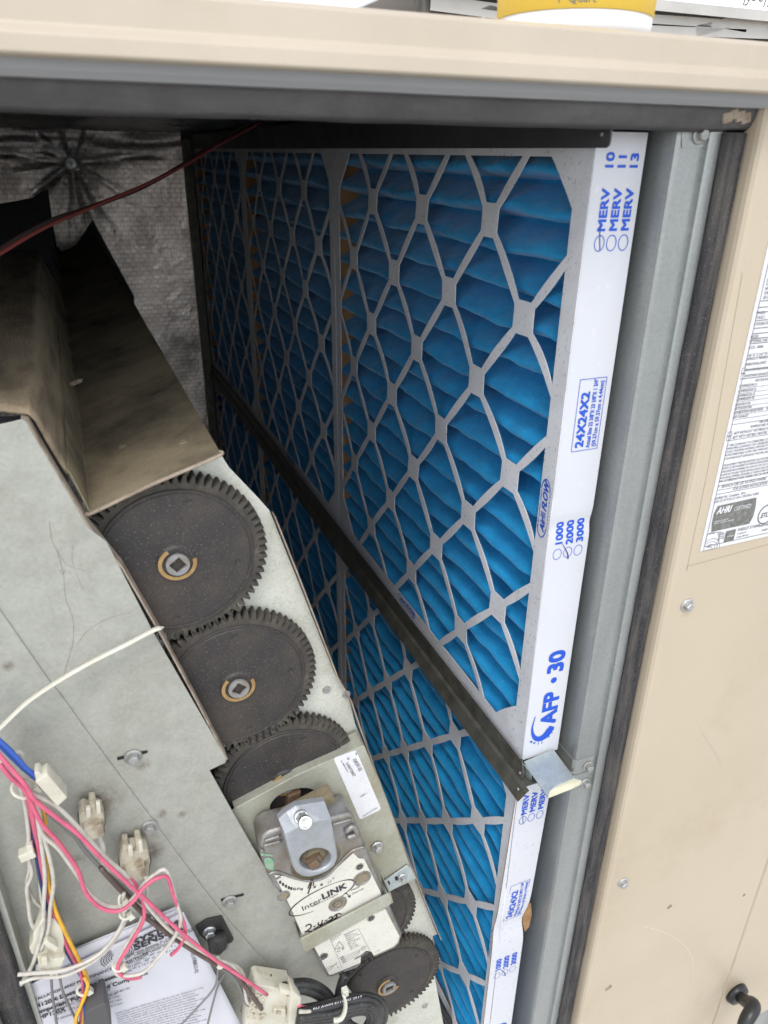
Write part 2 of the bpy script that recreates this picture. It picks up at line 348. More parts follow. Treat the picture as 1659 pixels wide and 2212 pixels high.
def stains(m, spots, col, orig):
    """grime of its own shape round given world points (object space of a thing at orig)"""
    N = m.node_tree.nodes; L = m.node_tree.links; B = N['Principled BSDF']; tc = N.new('ShaderNodeTexCoord')
    n = N.new('ShaderNodeTexNoise'); n.inputs['Scale'].default_value = 90; n.inputs['Detail'].default_value = 8; n.inputs['Roughness'].default_value = .75; L.new(tc.outputs['Object'], n.inputs[0])
    for p, r in spots:
        q = Vector(p) - Vector(orig); d = N.new('ShaderNodeVectorMath'); d.operation = 'DISTANCE'; L.new(tc.outputs['Object'], d.inputs[0]); d.inputs[1].default_value = q
        mr = N.new('ShaderNodeMapRange'); mr.inputs[1].default_value = r; mr.inputs[2].default_value = r * .15; mr.inputs[3].default_value = 0; mr.inputs[4].default_value = .95; L.new(d.outputs['Value'], mr.inputs[0])
        mu = N.new('ShaderNodeMath'); mu.operation = 'MULTIPLY'; L.new(mr.outputs[0], mu.inputs[0])
        m2 = N.new('ShaderNodeMapRange'); m2.inputs[1].default_value = .38; m2.inputs[2].default_value = .62; L.new(n.outputs[0], m2.inputs[0]); L.new(m2.outputs[0], mu.inputs[1])
        x = N.new('ShaderNodeMix'); x.data_type = 'RGBA'; L.new(mu.outputs[0], x.inputs['Factor']); L.new(B.inputs['Base Color'].links[0].from_socket, x.inputs[6]); x.inputs[7].default_value = (*col, 1); L.new(x.outputs[2], B.inputs['Base Color'])
for k_ in ('galv', 'galv2', 'post', 'clip', 'plate'): spangle(M[k_], .09, 420)
def foil_mat():
    m = mat('foil scrim liner', (.96, .87, .81), .40, .8, c2=(.80, .73, .68), nscale=9, mix=(.4, .7), dust=(.16, .15, .14), dscale=7, dmix=(.5, .75), bump=.0)
    N = m.node_tree.nodes; L = m.node_tree.links; B = N['Principled BSDF']
    tc = N.new('ShaderNodeTexCoord'); mp = N.new('ShaderNodeMapping'); mp.inputs['Rotation'].default_value = (math.radians(90), 0, 0); L.new(tc.outputs['Object'], mp.inputs[0])
    br = N.new('ShaderNodeTexBrick'); br.inputs['Scale'].default_value = 1; br.inputs['Brick Width'].default_value = .018; br.inputs['Row Height'].default_value = .012
    br.inputs['Mortar Size'].default_value = .0012; br.inputs['Color1'].default_value = (1, 1, 1, 1); br.inputs['Color2'].default_value = (.85, .85, .85, 1); br.inputs['Mortar'].default_value = (.42, .38, .36, 1)
    L.new(mp.outputs[0], br.inputs['Vector'])
    old = B.inputs['Base Color'].links[0].from_socket
    x = N.new('ShaderNodeMix'); x.data_type = 'RGBA'; x.blend_type = 'MULTIPLY'; x.inputs['Factor'].default_value = .6; L.new(old, x.inputs[6]); L.new(br.outputs[0], x.inputs[7]); L.new(x.outputs[2], B.inputs['Base Color'])
    n = N.new('ShaderNodeTexNoise'); n.inputs['Scale'].default_value = 60; n.inputs['Detail'].default_value = 6; L.new(tc.outputs['Object'], n.inputs[0])
    bp = N.new('ShaderNodeBump'); bp.inputs['Distance'].default_value = .0022; L.new(n.outputs[0], bp.inputs['Height']); L.new(bp.outputs[0], B.inputs['Normal'])
    return m
M['foil'] = foil_mat()

Zc = lambda z: z + CZ
# ================================================================ ROOF
rv = []; rf = []
g = mesh('roof_deck', [(-150, -150, 0), (150, -150, 0), (150, 150, 0), (-150, 150, 0)], [(0, 1, 2, 3)], M['roof']); g['kind'] = 'structure'

# ================================================================ ROOFTOP UNIT CABINET
ZB = Zc(-1.30)
unit = thing('rooftop_unit', 'beige sheet metal rooftop unit cabinet with its filter door off', 'cabinet', (.35, .46, .12))
# top cap, with lip
prof = [(2.40, Zc(.0720)), (.4480, Zc(.0705)), (.4440, Zc(.0680)), (.4430, Zc(.0530)), (.4375, Zc(.0485)), (.4370, Zc(.0405)), (.4390, Zc(.0395)), (.4530, Zc(.0395)), (.4535, Zc(.0425)), (.4420, Zc(.0430)), (.4420, Zc(.0450)), (2.40, Zc(.0600))]
bevel(sweep_x('top_cap', prof, -1.25, 1.75, M['capbeige'], unit), .0012, 3)
# right panel beside opening
YP = .46; XS = .771
pts = [(.488, .486), (.488, .4665), (.4888, .4632), (.4907, .4610), (.4935, .46), (XS, .46), (XS, .486)]
sweep_z('front_panel', pts, ZB, Zc(.0385), M['beige'], unit, thick=.0012)
# panel beyond the seam
pts = [(XS + .004, .486), (XS + .004, .4632), (XS + .0062, .46), (1.74, .46), (1.74, .486)]
door = sweep_z('access_door', pts, ZB, Zc(.0385), M['beige'], unit, thick=.0012)
v, f = box_v(XS - .0006, XS + .0046, .468, .484, ZB, Zc(.038)); mesh('seam_strip', v, f, M['skin_seam'], unit)
# inner post, gasket and frames
pts = [(.4295, .66), (.4295, .4870), (.4305, .4842), (.4330, .483), (.4563, .483), (.4568, .4815), (.4568, .4790), (.4582, .4780), (.490, .4780), (.4905, .486)]
sweep_z('corner_post', pts, ZB, Zc(.036), M['post'], unit, thick=.0012)
gp = [(.4665, .4775), (.4655, .4745), (.4668, .4722), (.4695, .4712), (.4725, .4722), (.4745, .4722), (.4770, .4705), (.4800, .4703), (.4835, .4712), (.4862, .4733), (.4868, .4775)]
sweep_z('door_gasket', gp, ZB, Zc(.0165), M['foam'], unit, n=160, smooth=True, wob=.0009)
gt = [(.4775, .0395), (.4700, .0385), (.4670, .0350), (.4680, .0290), (.4690, .0250), (.4720, .0200), (.4775, .0165)]
gt = [(y, Zc(z)) for y, z in gt]
sweep_x('door_gasket', gt, -1.0, .4868, M['foam2'], unit, n=200, smooth=True, wob=.0008)
fr = [(.4560, .0425), (.4575, .0355), (.4605, .0322), (.4655, .0318), (.4700, .0350), (.4780, .0392), (.4780, .0170), (.4810, .0170), (.4810, .0430)]
sweep_x('header_rail', [(y, Zc(z)) for y, z in fr[:-1]] + [(.4810, Zc(.0430))], -1.2, .4870, M['framegrey'], unit, n=60, smooth=False, wob=.0002)
# torn bit of gasket at the corner
v, f = joinv([obox_v((.4775 - .006 * i, .4690 - .0006 * (i % 2), Zc(.026 + .0012 * (i % 3))), Vector((.004, 0, .001)), Vector((0, .0016, 0)), Vector((-.001, 0, .0035))) for i in range(4)])
bevel(mesh('gasket_tear', v, f, M['dustedge'], unit), .001)
# left jamb
xl = at((0, 1978), Y=.474)[0]
jg = [(xl - .022, .4775), (xl - .021, .4725), (xl - .012, .4708), (xl - .004, .4712), (xl, .4735), (xl + .0005, .4775)]
sweep_z('door_gasket', jg, ZB, Zc(.0165), M['foam'], unit, n=120, smooth=True, wob=.0009)
sweep_z('left_post', [(xl - .030, .462), (xl - .0235, .462), (xl - .0225, .4785), (xl + .004, .4785), (xl + .004, .52)], ZB, Zc(.036), M['galv'], unit, thick=.0012)
sweep_z('left_panel', [(xl - .030, .466), (xl - .031, .4605), (xl - .033, .46), (-1.22, .46), (-1.22, .486)], ZB, Zc(.0385), M['beige'], unit, thick=.0012)
# liner: ceiling, back, sides, floor
def grid(name, fn, nu, nv, mat_, parent, smooth=True, world=True):
    vs = [fn(i / nu, j / nv) for j in range(nv + 1) for i in range(nu + 1)]
    fs = [(j * (nu + 1) + i, j * (nu + 1) + i + 1, (j + 1) * (nu + 1) + i + 1, (j + 1) * (nu + 1) + i) for j in range(nv) for i in range(nu)]
    return mesh(name, vs, fs, mat_, parent, world=world, smooth=smooth)
def ceil_fn(u, v):
    x = -1.2 + 1.6 * u; y = .485 + 1.86 * v
    d = .006 * noise.noise(Vector((x * 9, y * 6, 1))) + .0025 * noise.noise(Vector((x * 45, y * 30, 4)))
    return Vector((x, y, Zc(.0455) + d))
grid('ceiling_liner', ceil_fn, 110, 140, M['ceilfoil'], unit)
YB = 2.325
pin = at((153, 353), Y=YB)
def back_fn(u, v):
    x = -1.2 + 1.545 * u; z = Zc(-1.25) + 1.30 * v
    dx, dz = x - pin[0], z - pin[2]; r = math.hypot(dx, dz); a = math.atan2(dz, dx)
    d = .035 * math.exp(-r / .09)
    d += .0065 * math.exp(-r / .10) * (math.sin(a * 7 + 5 * noise.noise(Vector((math.cos(a) * 2, math.sin(a) * 2, 3)))) + .9 * noise.noise(Vector((math.cos(a) * 9, math.sin(a) * 9, r * 6)))) * min(1, r / .03)
    d += .002 * noise.noise(Vector((x * 14, z * 14, 2))) + .0008 * noise.noise(Vector((x * 50, z * 60, 9)))
    d += .007 * noise.noise(Vector((x * 3, z * 3.5, 5)))
    if z > Zc(-.02): d += .02 * noise.noise(Vector((x * 6, z * 30, 8)))
    return Vector((x, YB - .03 + d, z))
bw = grid('back_liner', back_fn, 260, 220, M['foil'], unit)
v, f = lathe_v([(.017, 0), (.0175, .002), (.013, .0045), (.004, .006), (.0035, .010), (.001, .011)], pin + Vector((0, -.010, 0)), (0, -1, 0), 24)
mesh('fastening_washer', v, f, mat('bright washer', (.95, .95, .93), .45, .85), bw, smooth=False)
box('back_rail', .345, .367, 2.27, 2.33, ZB, Zc(.03), M['dirtrail'], unit, bv=.001)
box('rear_wall', -1.25, 1.74, 2.345, 2.36, ZB, Zc(.058), M['sheetgrey'], unit)
box('floor_pan', -1.22, 1.73, .487, 2.34, ZB - .01, ZB, M['sheetgrey'], unit)
box('side_wall', -1.235, -1.222, .462, 2.34, ZB, Zc(.043), M['sheetgrey'], unit)
box('side_wall', 1.742, 1.755, .462, 2.34, ZB, Zc(.043), M['beige'], unit)
box('base_rail', -1.23, 1.75, .470, 2.35, .0, ZB - .012, M['sheetgrey'], unit)
# small gusset and bolt in the top right corner
plate('corner_gusset', [(1473, 262), (1534, 266), (1533, 318), (1474, 320)], .4815, .0012, M['post'], unit)
bolt('bolt', at((1511, 292), Y=.4812), (0, -1, 0), M['oldzinc'], unit, .0042)
for p in ((1483, 1307), (1345, 1906)):
    bolt('panel_bolt', at(p, Y=YP - .0006), (0, -1, 0), M['zinc'], unit, .0046, .0075)
# fleck marks on the paint (seeds/dirt)
for p, s_ in ((c6(985, 1243), .003), (c6(566, 1800), .0045), (c6(1497, 1163), .002)):
    q = at(p, Y=YP - .0012); v, f = obox_v(q, Vector((s_, 0, s_ * .5)), Vector((0, .0006, 0)), Vector((-s_ * .2, 0, s_ * .5))); bevel(mesh('dirt_fleck', v, f, M['dustedge'], unit), .0004)
# latch handle on the far panel
hp = at((1588, 2142), Y=YP)
v1 = lathe_v([(.0190, 0), (.0195, .003), (.0175, .009), (.0140, .0105)], hp + Vector((0, -.0006, 0)), (0, -1, 0), 32)
a0 = hp + Vector((0, -.010, 0)); e1 = at(c6(1560, 1925), Y=.415); e2 = at(c6(1500, 2046), Y=.405); e3 = at(c6(1480, 2190), Y=.40)
v2 = tube_v([a0, a0.lerp(e1, .5), e1, e2, e3], lambda t: .0085 + .002 * math.sin(t * 3.1), 12, 6)
v, f = joinv([v1, v2]); mesh('handle', v, f, M['blackplastic'], door, smooth=True)
# rating plate and the thin seam round it
LX0, LX1, LZ0, LZ1 = .5165, .74, Zc(-.3375), Zc(-.045)
lab = box('rating_plate', LX0, LX1, YP - .0014, YP - .0007, LZ0, LZ1, M['label'], unit)
pr = Print((LX0, YP - .0014, LZ0), (1, 0, 0), (0, 0, 1), (0, -1, 0), .0002)
hgt = LZ1 - LZ0
pr.frame(.004, .004, .21, hgt - .004, .0006)
def lz(p): return at(p, Y=YP - .0016)[2] - LZ0
def lx(p): return at(p, Y=YP - .0016)[0] - LX0
rows = [((640, 60), 'COMPRESSOR (1)'), ((630, 120), 'COMPRESSOR (2)'), ((615, 178), 'COMPRESSOR (3)'), ((605, 225), 'COMPRESSOR (4)'), ((595, 285), 'EVAPORATOR'), ((585, 335), 'OUTDOOR FAN'), ((575, 385), 'COMBUSTION AIR BLOWER     VENTILATION'), ((565, 440), 'OPT EXHAUST')]
for (a, b), t in rows:
    q = cN(a, b); pr.text(t, .0034, lx(q) + .001, lz(q), sx=.8, bold=.01); pr.rect(.0045, lz(q) - .0012, .2, lz(q) - .0009)
top_rows = ['ELECTRICAL', 'MODEL', 'GAS INPUT', 'MANIFOLD', 'TEMP RISE', 'UNIT', 'STATIC', 'MFG. NO.', 'FOR ALL INSTRUCTIONS', 'SEE INSTRUCTIONS']
cM = crop(1700, 500, .22604)
for i, t in enumerate(top_rows):
    q = cM(905 - 11 * i, 640 + 48 * i); pr.text(t, .0034, .007, lz(q), sx=.8, bold=.008)
for (a, b), t in (((775, 1240), 'STAGE 1'), ((768, 1290), 'STAGE 2'), ((750, 1360), 'COOLING BTUH'), ((715, 1500), 'RATED'), ((700, 1550), 'OPTIONAL (16# GAS)'), ((690, 1620), 'SCCR - 5000A'), ((680, 1705), 'USE 75 °C (167 °F) WIRE'), ((665, 1745), 'AMPACITY MINIMUM'), ((650, 1805), 'OPERATION LIMITS'), ((665, 1865), 'W/O POWER EXHAUST'), ((650, 1930), 'W/POWER EXHAUST/H'), ((705, 1985), '        MOTOR RATINGS')):
    q = cM(a, b); pr.text(t, .0034, lx(q), lz(q), sx=.82, bold=.01)
for a, b in ((800, 1090), (780, 1160), (765, 1215), (750, 1305), (735, 1390), (715, 1450), (705, 1505), (690, 1560), (630, 1850), (610, 1945)):
    pr.rect(.0045, lz(cM(a, b)) - .0006, .2, lz(cM(a, b)))
for a, b in ((640, 1862), (628, 1925)):
    q = cM(a, b); pr.frame(lx(q) - .0022, lz(q) - .002, lx(q) + .0022, lz(q) + .003, .0004)
for a, b, t, s_ in ((900, 490, 'MIN AMBIENT', .0056), (785, 550, 'TEMPERATURE AMBIENT', .0056), (570, 635, '- 40°F WITHOUT VESTIBULE HEATER', .0062), (555, 685, '- 60°F WITH VESTIBLE HEATER', .0062),
                   (512, 778, '1" MIN CLEARANCE TO COMBUSTIBLE CONSTRUCTION', .005), (500, 818, 'OPERATING CLEARANCE TOP - UNOBSTRUCTED', .005), (490, 857, 'CLASS C ROOFING MATERIALS WITH BOTTOM DISCHARGE', .005), (482, 897, 'NONCOMBUSTIBLE FLOOR ONLY WITH BOTTOM DISCHARGE', .005), (475, 940, 'CONVERSION KIT SUPPLIED BY THE MFR, SHALL BE', .005),
                   (460, 1020, 'DEGAGEMENT MIN PAR RAPPORT AUX MATERIAUX COMBUST', .005), (450, 1058, 'POUR LE DEGAGEMENT DE SERVICE DEGAGEMENT EN', .005), (440, 1098, 'UNE BASE INFLAMMABLE OU SUR UN TOIT DE CLASSE C', .005), (430, 1138, 'LARMF M CYCURB  POUR INSTALLATION SUR UNE BASE', .005), (422, 1176, 'MONTAGE,APPAREIL MONOBLOC UNITE LIVREE POUR', .005), (414, 1215, 'PAR LE FABRICANT POUR UTILISER AVEC DU GPL/PROPANE', .005),
                   (395, 1290, '* - BRANCH CIRCUIT RATINGS WHERE', .0066), (580, 1310, 'FOR OUTSIDE INSTALLATION', .0062), (355, 1425, 'ASHRAE 90.1 Compliant  2016', .0058), (345, 1467, 'ANS Z21.47*CSA-2.3-2016 CENTRAL FURN.', .0058), (636, 1810, 'ENERGY STAR®', .0075), (890, 1760, 'Intertek', .0085), (630, 1850, 'A symbol of', .0045), (620, 1890, 'energy efficiency', .0045), (280, 1850, 'VERIFIED', .0042), (250, 2010, 'VERIFIE', .0042), (925, 1810, '3200893', .0048), (905, 1660, 'C', .005)):
    q = cN(a, b); pr.text(t, s_ * .60, lx(q), lz(q), sx=.85, bold=.008)
for a, b in ((550, 510), (505, 705), (385, 1255), (370, 1312), (362, 1362)):
    pr.rect(.0045, lz(cN(a, b)) - .0004, .2, lz(cN(a, b)))
for a, b in ((540, 628), (525, 678)):
    q = cN(a, b); pr.frame(lx(q) - .0022, lz(q) - .002, lx(q) + .0024, lz(q) + .0026, .0004)
q = cN(985, 1600); pr.arc(lx(q), lz(q), .010, .010, 0, 360, .0012); pr.text('ETL', .007, lx(q) - .006, lz(q) - .003, bold=.02, sx=.8)
for k in range(5):
    q = cN(395, 1845 + 22 * k); pr.text(['Energy', 'Performance', 'Tested', 'Recognition', '®'][k], .0028, lx(q), lz(q))
q = cN(330, 1930); gx, gz = lx(q), lz(q); pr.frame(gx - .009, gz - .009, gx + .008, gz + .009, .0004)
for k in range(4): pr.arc(gx - .001, gz - .009, .003 + .003 * k, .0028 + .003 * k, 0, 130, .0004)
pr.build('printed_text', M['gray_ink'], lab)
pr = Print((LX0, YP - .0014, LZ0), (1, 0, 0), (0, 0, 1), (0, -1, 0), .0003)
pb = [cN(395, 1500), cN(866, 1397), cN(858, 1500), cN(830, 1620), cN(780, 1715), cN(316, 1815), cN(325, 1700), cN(350, 1590)]
pr.poly([(lx(p), lz(p)) for p in pb]); pb = [cN(500, 1808), cN(620, 1780), cN(585, 1920), cN(465, 1950)]; pr.poly([(lx(p), lz(p)) for p in pb])
pr.build('dark_badge', mat('grey badge print', (.12, .12, .11), .6, c2=(.2, .2, .18), nscale=300), lab)
pr = Print((LX0, YP - .0014, LZ0), (1, 0, 0), (0, 0, 1), (0, -1, 0), .0005)
q = cN(375, 1600); pr.text('AHRI', .0095, lx(q), lz(q), sx=.8, bold=.03, shear=.3); q = cN(585, 1560); pr.text('CERTIFIED', .0062, lx(q), lz(q), bold=.0, sx=.75)
q = cN(345, 1700); pr.text('Unitary Large AC', .0026, lx(q), lz(q)); q = cN(345, 1725); pr.text('AHRI Standard 340/360', .0026, lx(q), lz(q)); q = cN(503, 1880); pr.text('energy', .003, lx(q), lz(q), shear=.3)
pr.build('badge_lettering', M['label'], lab)
# pencil-thin sealant outline around the plate
def hair(pts, w=.0005, y=YP - .0008): 
    p2 = Print((0, y, 0), (1, 0, 0), (0, 0, 1), (0, -1, 0), .0); p2.stroke([(XZ(q, y)) for q in pts], w, 3); return p2
hr = hair([(1604, 590), (1560, 840), (1530, 1010), (1487, 1216), (1488, 1221), (1510, 1217), (1659, 1176)]); hr.build('old_label_outline', mat('old glue line', (.36, .27, .17), .8), unit)
hr = hair([c6(1180, 0), c6(1240, 100), c6(1300, 190), c6(1340, 270)], .0003); hr2 = hair([c6(800, 1375), c6(950, 1420), c6(1080, 1500), c6(1140, 1600), c6(1145, 1750)], .0004)
hr.build('paint_scratch', M['beige_in'], unit); hr2.build('paint_scratch', mat('pale scratch', (.78, .70, .55), .5), unit)

# ================================================================ FILTERS
XF, Y0 = .3746, .5035
HF, LF, TF = .606, .594, .0455
def oct_hole(cu, cv, umin, umax, vmin, vmax):
    hw, hh = 73.5, 76.3; nw, nh = 15.0, 15.0         # node half width / height (mm)
    sw, sh = 9.5, 10.0                               # half length of the flats of a hole
    P = [(cu - sw, cv + hh - nh), (cu + sw, cv + hh - nh), (cu + hw - nw, cv + sh), (cu + hw - nw, cv - sh), (cu + sw, cv - hh + nh), (cu - sw, cv - hh + nh), (cu - hw + nw, cv - sh), (cu - hw + nw, cv + sh)]
    def clip(P, ax, lim, keep_less):
        out = []
        for i in range(len(P)):
            a, b = P[i], P[(i + 1) % len(P)]; ia = (a[ax] <= lim) == keep_less; ib = (b[ax] <= lim) == keep_less
            if ia: out.append(a)
            if ia != ib:
                t = (lim - a[ax]) / (b[ax] - a[ax]); out.append((a[0] + (b[0] - a[0]) * t, a[1] + (b[1] - a[1]) * t))
        return out
    for ax, lim, kl in ((0, umin, False), (0, umax, True), (1, vmin, False), (1, vmax, True)):
        P = clip(P, ax, lim, kl)
        if len(P) < 3: return None
    area = abs(sum(P[i][0] * P[(i + 1) % len(P)][1] - P[(i + 1) % len(P)][0] * P[i][1] for i in range(len(P)))) / 2
    return P if area > 1200 else None
def subdiv(P, n=6):
    out = []
    for i in range(len(P)):
        a, b = P[i], P[(i + 1) % len(P)]; L_ = math.hypot(b[0] - a[0], b[1] - a[1]); m = n if L_ > 30 else 1
        nx, ny = -(b[1] - a[1]) / max(L_, 1e-6), (b[0] - a[0]) / max(L_, 1e-6)
        for k in range(m):
            t = k / m; bow = 1.0 * math.sin(math.pi * t) if (m > 1 and a[0] != b[0] and a[1] != b[1]) else 0
            arc_ = 2.4 * math.sin(math.pi * t) if (m > 1 and (b[0] - a[0]) * (b[1] - a[1]) > 0) else 0   # one family of struts is bowed
            out.append((a[0] + (b[0] - a[0]) * t - nx * bow - .7 * arc_, a[1] + (b[1] - a[1]) * t - ny * bow + .7 * arc_))
    return out
def filter_meshes():
    holes = []
    for k in range(-1, 10):
        for j in range(-2, 9):
            if (k + j) % 2 == 1:
                h = oct_hole(292 + (k - 4) * 73.5, -71 - 76.3 * j, 20, 574, -586, -17)
                if h: holes.append([(a / 1000, b / 1000) for a, b in subdiv(h)])
    outer = [(0, 0), (LF, 0), (LF, -HF), (0, -HF)]
    me = flat_data(outer, holes, .0009)
    # local frame: x = out of the face, y = along, z = up
    for v in me.vertices:
        u, w, d = v.co; e = min(u, LF - u, -w, HF + w); bulge = .0035 * min(1, max(0, (e - .02) / .1)) * (1 + noise.noise(Vector((u * 9, w * 9, 0))))
        v.co = Vector((-bulge + d - .0009, u, w))
    gr = me
    # pleats
    NP, per, ny = 18, 12, 110; pitch = (HF - .006) / NP; vs = []; fs = []; rows_ = []
    prof = [(0, 1.0), (.07, .90), (.20, .66), (.33, .42), (.45, .21), (.55, .07), (.63, .0), (.71, .0), (.79, .10), (.86, .34), (.93, .68), (.97, .92)]
    for p in range(NP):
        for t, d in prof: rows_.append((p, t, d))
    rows_.append((NP, 0, 1.0))
    for r_, (p, t, d) in enumerate(rows_):
        for i in range(ny + 1):
            y = .0065 + (LF - .009) * i / ny; c = 1 - d
            wv = .0050 * noise.noise(Vector((y * 11, p * 3.7, 1))) + .0022 * noise.noise(Vector((y * 38, p * 5.1, t * 2)))
            edge = min(1, min(y, LF - y) / .03)
            z = -.003 - (p + t) * pitch + c * wv * edge
            x = .0045 + .036 * d + .0022 * noise.noise(Vector((y * 30, p * 2.2, t * 5))) * c
            if t in (0, .97) : x -= .004 * (1 + noise.noise(Vector((y * 8, p, 3)))) * .5
            vs.append((x, y, min(-.0022, max(-HF + .0022, z))))
    for r_ in range(len(rows_) - 1):
        for i in range(ny):
            a = r_ * (ny + 1) + i; fs.append((a, a + ny + 1, a + ny + 2, a + 1))
    md = bpy.data.meshes.new('pleated_media'); md.from_pydata(vs, [], fs); md.materials.append(M['media'])
    for p in md.polygons: p.use_smooth = True
    # card box walls: outside white, inside kraft
    t = .0012; V = []; Fc = []; mi = []
    def wall(a0, a1, b0, b1, c0, c1_, inner):
        v, f = box_v(a0, a1, b0, b1, c0, c1_); n = len(V); V.extend(v)
        for q, nm in zip(f, ('x0', 'x1', 'y0', 'y1', 'z0', 'z1')): Fc.append(tuple(i + n for i in q)); mi.append(1 if nm == inner else 0)
    wall(0.0002, TF, LF - t, LF, -HF, 0, 'y0')
    wall(0.0002, TF, t * 1.2, LF - t, -t, 0, 'z0'); wall(0.0002, TF, t * 1.2, LF - t, -HF, -HF + t, 'z1')
    mb = bpy.data.meshes.new('card_frame'); mb.from_pydata(V, [], Fc); mb.materials.append(M['card']); mb.materials.append(M['kraft'])
    for p, i in zip(mb.polygons, mi): p.material_index = i
    return gr, md, mb
GR, MD, MB = filter_meshes(); GR.materials.append(M['cardface'])
ident = lambda x, z: (0.0, 0.0)
def bent(x, z):
    """the lower filter's front edge is dented: shift (dx, dy) at local height z"""
    zc = z - .6065; dx = -.0015 - .0085 * min(1, max(0, (-zc - .64) / .26)); k = math.exp(-((zc + .868) / .022) ** 2)
    dx -= .0050 * k * (x / TF); dy = .0032 * k; return dx, dy
def dent(x, z):
    k = math.exp(-((z + .325) / .009) ** 2); return -.0006 * k * (x / TF), .0016 * k
def strip_mesh(fn):
    nx, nz = 6, 130; vs = []; fs = []; mi = []
    for lay in (0, 1):
        for j in range(nz + 1):
            for i in range(nx + 1):
                x = TF * i / nx; z = -HF * j / nz; dx, dy = fn(x, z); vs.append((x + dx - (.0002 if i == 0 else 0), dy + (.0012 if lay else 0), z))
    n1 = (nx + 1) * (nz + 1)
    for j in range(nz):
        for i in range(nx):
            a = j * (nx + 1) + i; fs.append((a, a + 1, a + nx + 2, a + nx + 1)); mi.append(0); fs.append(tuple(k + n1 for k in (a, a + nx + 1, a + nx + 2, a + 1))); mi.append(1)
        for i in (0, nx):
            a = j * (nx + 1) + i; fs.append((a, a + nx + 1, a + nx + 1 + n1, a + n1)); mi.append(1)
    return vs, fs, mi
def swoosh(pr, x, y, s, flip=1):
    pr.stroke([(x, y + .5 * s), (x - .32 * s, y + .1 * s), (x - .30 * s, y - .35 * s), (x + .05 * s, y - .52 * s), (x + .30 * s, y - .50 * s)], lambda t: s * (.06 + .26 * math.sin(math.pi * min(1, t * .9)) ** 1), 6)
def edge_print(par, fn):
    D = lambda X, Yt: None
    # reading direction = up (+z), letter tops towards -x
    def pt(x, y):   # x along z from top (z = -HF + x), y: local_x = -y
        lxl, z = -y, x; dx, dy = fn(lxl, z); return Vector((lxl + dx, dy - .0004, z))
    pr = Print((0, 0, 0), (0, 0, 1), (-1, 0, 0), (0, -1, 0), .0004, deform=pt)
    for k, n in enumerate(('10', '11', '13')):
        yy = -(.0172 + .0112 * k)
        pr.text('MERV', .0100, -.0692, yy, bold=.035, sx=1.24); pr.text(n, .0100, -.0262, yy, bold=.035, sx=1.3)
        pr.arc(-.0775, -(.0137 + .0114 * k), .0058, .0045, 0, 360, .0006)
    pr.build('grade_print', M['ink'], par, world=False)
    pr.frame(-.2512, -.0400, -.1858, -.0122, .0005)
    pr.text('24X24X2', .0118, -.2480, -.0240, bold=.03, sx=1.10); pr.text('Actual Size 23 3/8"X 23 3/8"X 1 3/4"', .0058, -.2490, -.0312, sx=.72, bold=.02); pr.text('(59.37cm x 59.37cm x 4.44cm)', .0058, -.2490, -.0375, sx=.83, bold=.02)
    pr.build('size_print', M['ink'], par, world=False)
    for k, n in enumerate(('1000', '2000', '3000')):
        pr.text(n, .0105, -.3450, -(.0155 + .0116 * k), bold=.035, sx=1.18); pr.arc(-.3535, -(.0115 + .0117 * k), .0055, .0046, 0, 360, .0005)
    pr.build('airflow_print', M['ink'], par, world=False)
    pr.text('AFP', .0262, -.5640, -.0365, bold=.036, sx=1.0); pr.text('30', .0262, -.4965, -.0365, bold=.036, sx=1.08)
    pr.arc(-.5055, -.0275, .0018, .0018, 0, 360, .0036)
    pr.stroke([(-.5480, -.0100), (-.5640, -.0080), (-.5760, -.0115), (-.5815, -.0185), (-.5790, -.0270), (-.5690, -.0335)], lambda t: .0009 + .0085 * min(1, t * 1.25) ** 1.3 * (1 if t < .93 else .8), 8)
    for k, ch in enumerate('air flow'):
        a = math.radians(-100 - 22 * k + 0); R_ = .0145; cxp, cyp = -.5700, -.0200
        aa = math.radians(262 - 17 * k)
        px, py = cxp + R_ * 1.1 * math.cos(aa), cyp + R_ * math.sin(aa)
        if ch != ' ': pr.text(ch, .0056, px, py, rot=aa - math.pi / 2 - .1, bold=.02)
    pr.build('brand_print', M['ink'], par, world=False)
    pr = Print((0, 0, 0), (0, 0, 1), (-1, 0, 0), (0, -1, 0), .0005, deform=lambda x, y: pt(x, y) + Vector((0, -.0002, 0)))
    pr.stroke([(-.0825, -.0150), (-.0770, -.0140), (-.0700, -.0128), (-.0640, -.0125)], .0008); pr.build('pen_mark', M['pen'], par, world=False)
    pr.stroke([(-.3610, -.0245), (-.3550, -.0232), (-.3480, -.0190), (-.3420, -.0150)], lambda t: .0013 * (1 - t) + .0003)
    pr.build('pen_mark', M['pen'], par, world=False)
def face_print(par, place):
    (u0, v0, vert) = place
    U, V = (Vector((0, 0, 1)), Vector((0, 1, 0))) if vert else (Vector((0, -1, 0)), Vector((0, 0, 1)))
    pr = Print((-.0009, u0, v0), U, V, (-1, 0, 0), .0005)
    if vert: pr.V = Vector((0, 1, 0))
    pr.text('Air', .0100, .006, .0, bold=.03, shear=.35); 
    for k in range(3): pr.rect(.0205 + .0019 * k, 0, .0215 + .0019 * k, .0076)
    pr.text('FLOW', .0105, .0268, .0, bold=.03, shear=.35, sx=.95)
    pr.text('airflow products company', .0036, .008, .0092, shear=.3, bold=.01); pr.text('I N C O R P O R A T E D', .0028, .010, -.0048, sx=1.3)
    pr.arc(.012, .004, .012, .0068, 100, 265, .0011); pr.arc(.046, .004, .012, .0068, -80, 85, .0011)
    pr.build('face_logo', M['ink'], par, world=False)
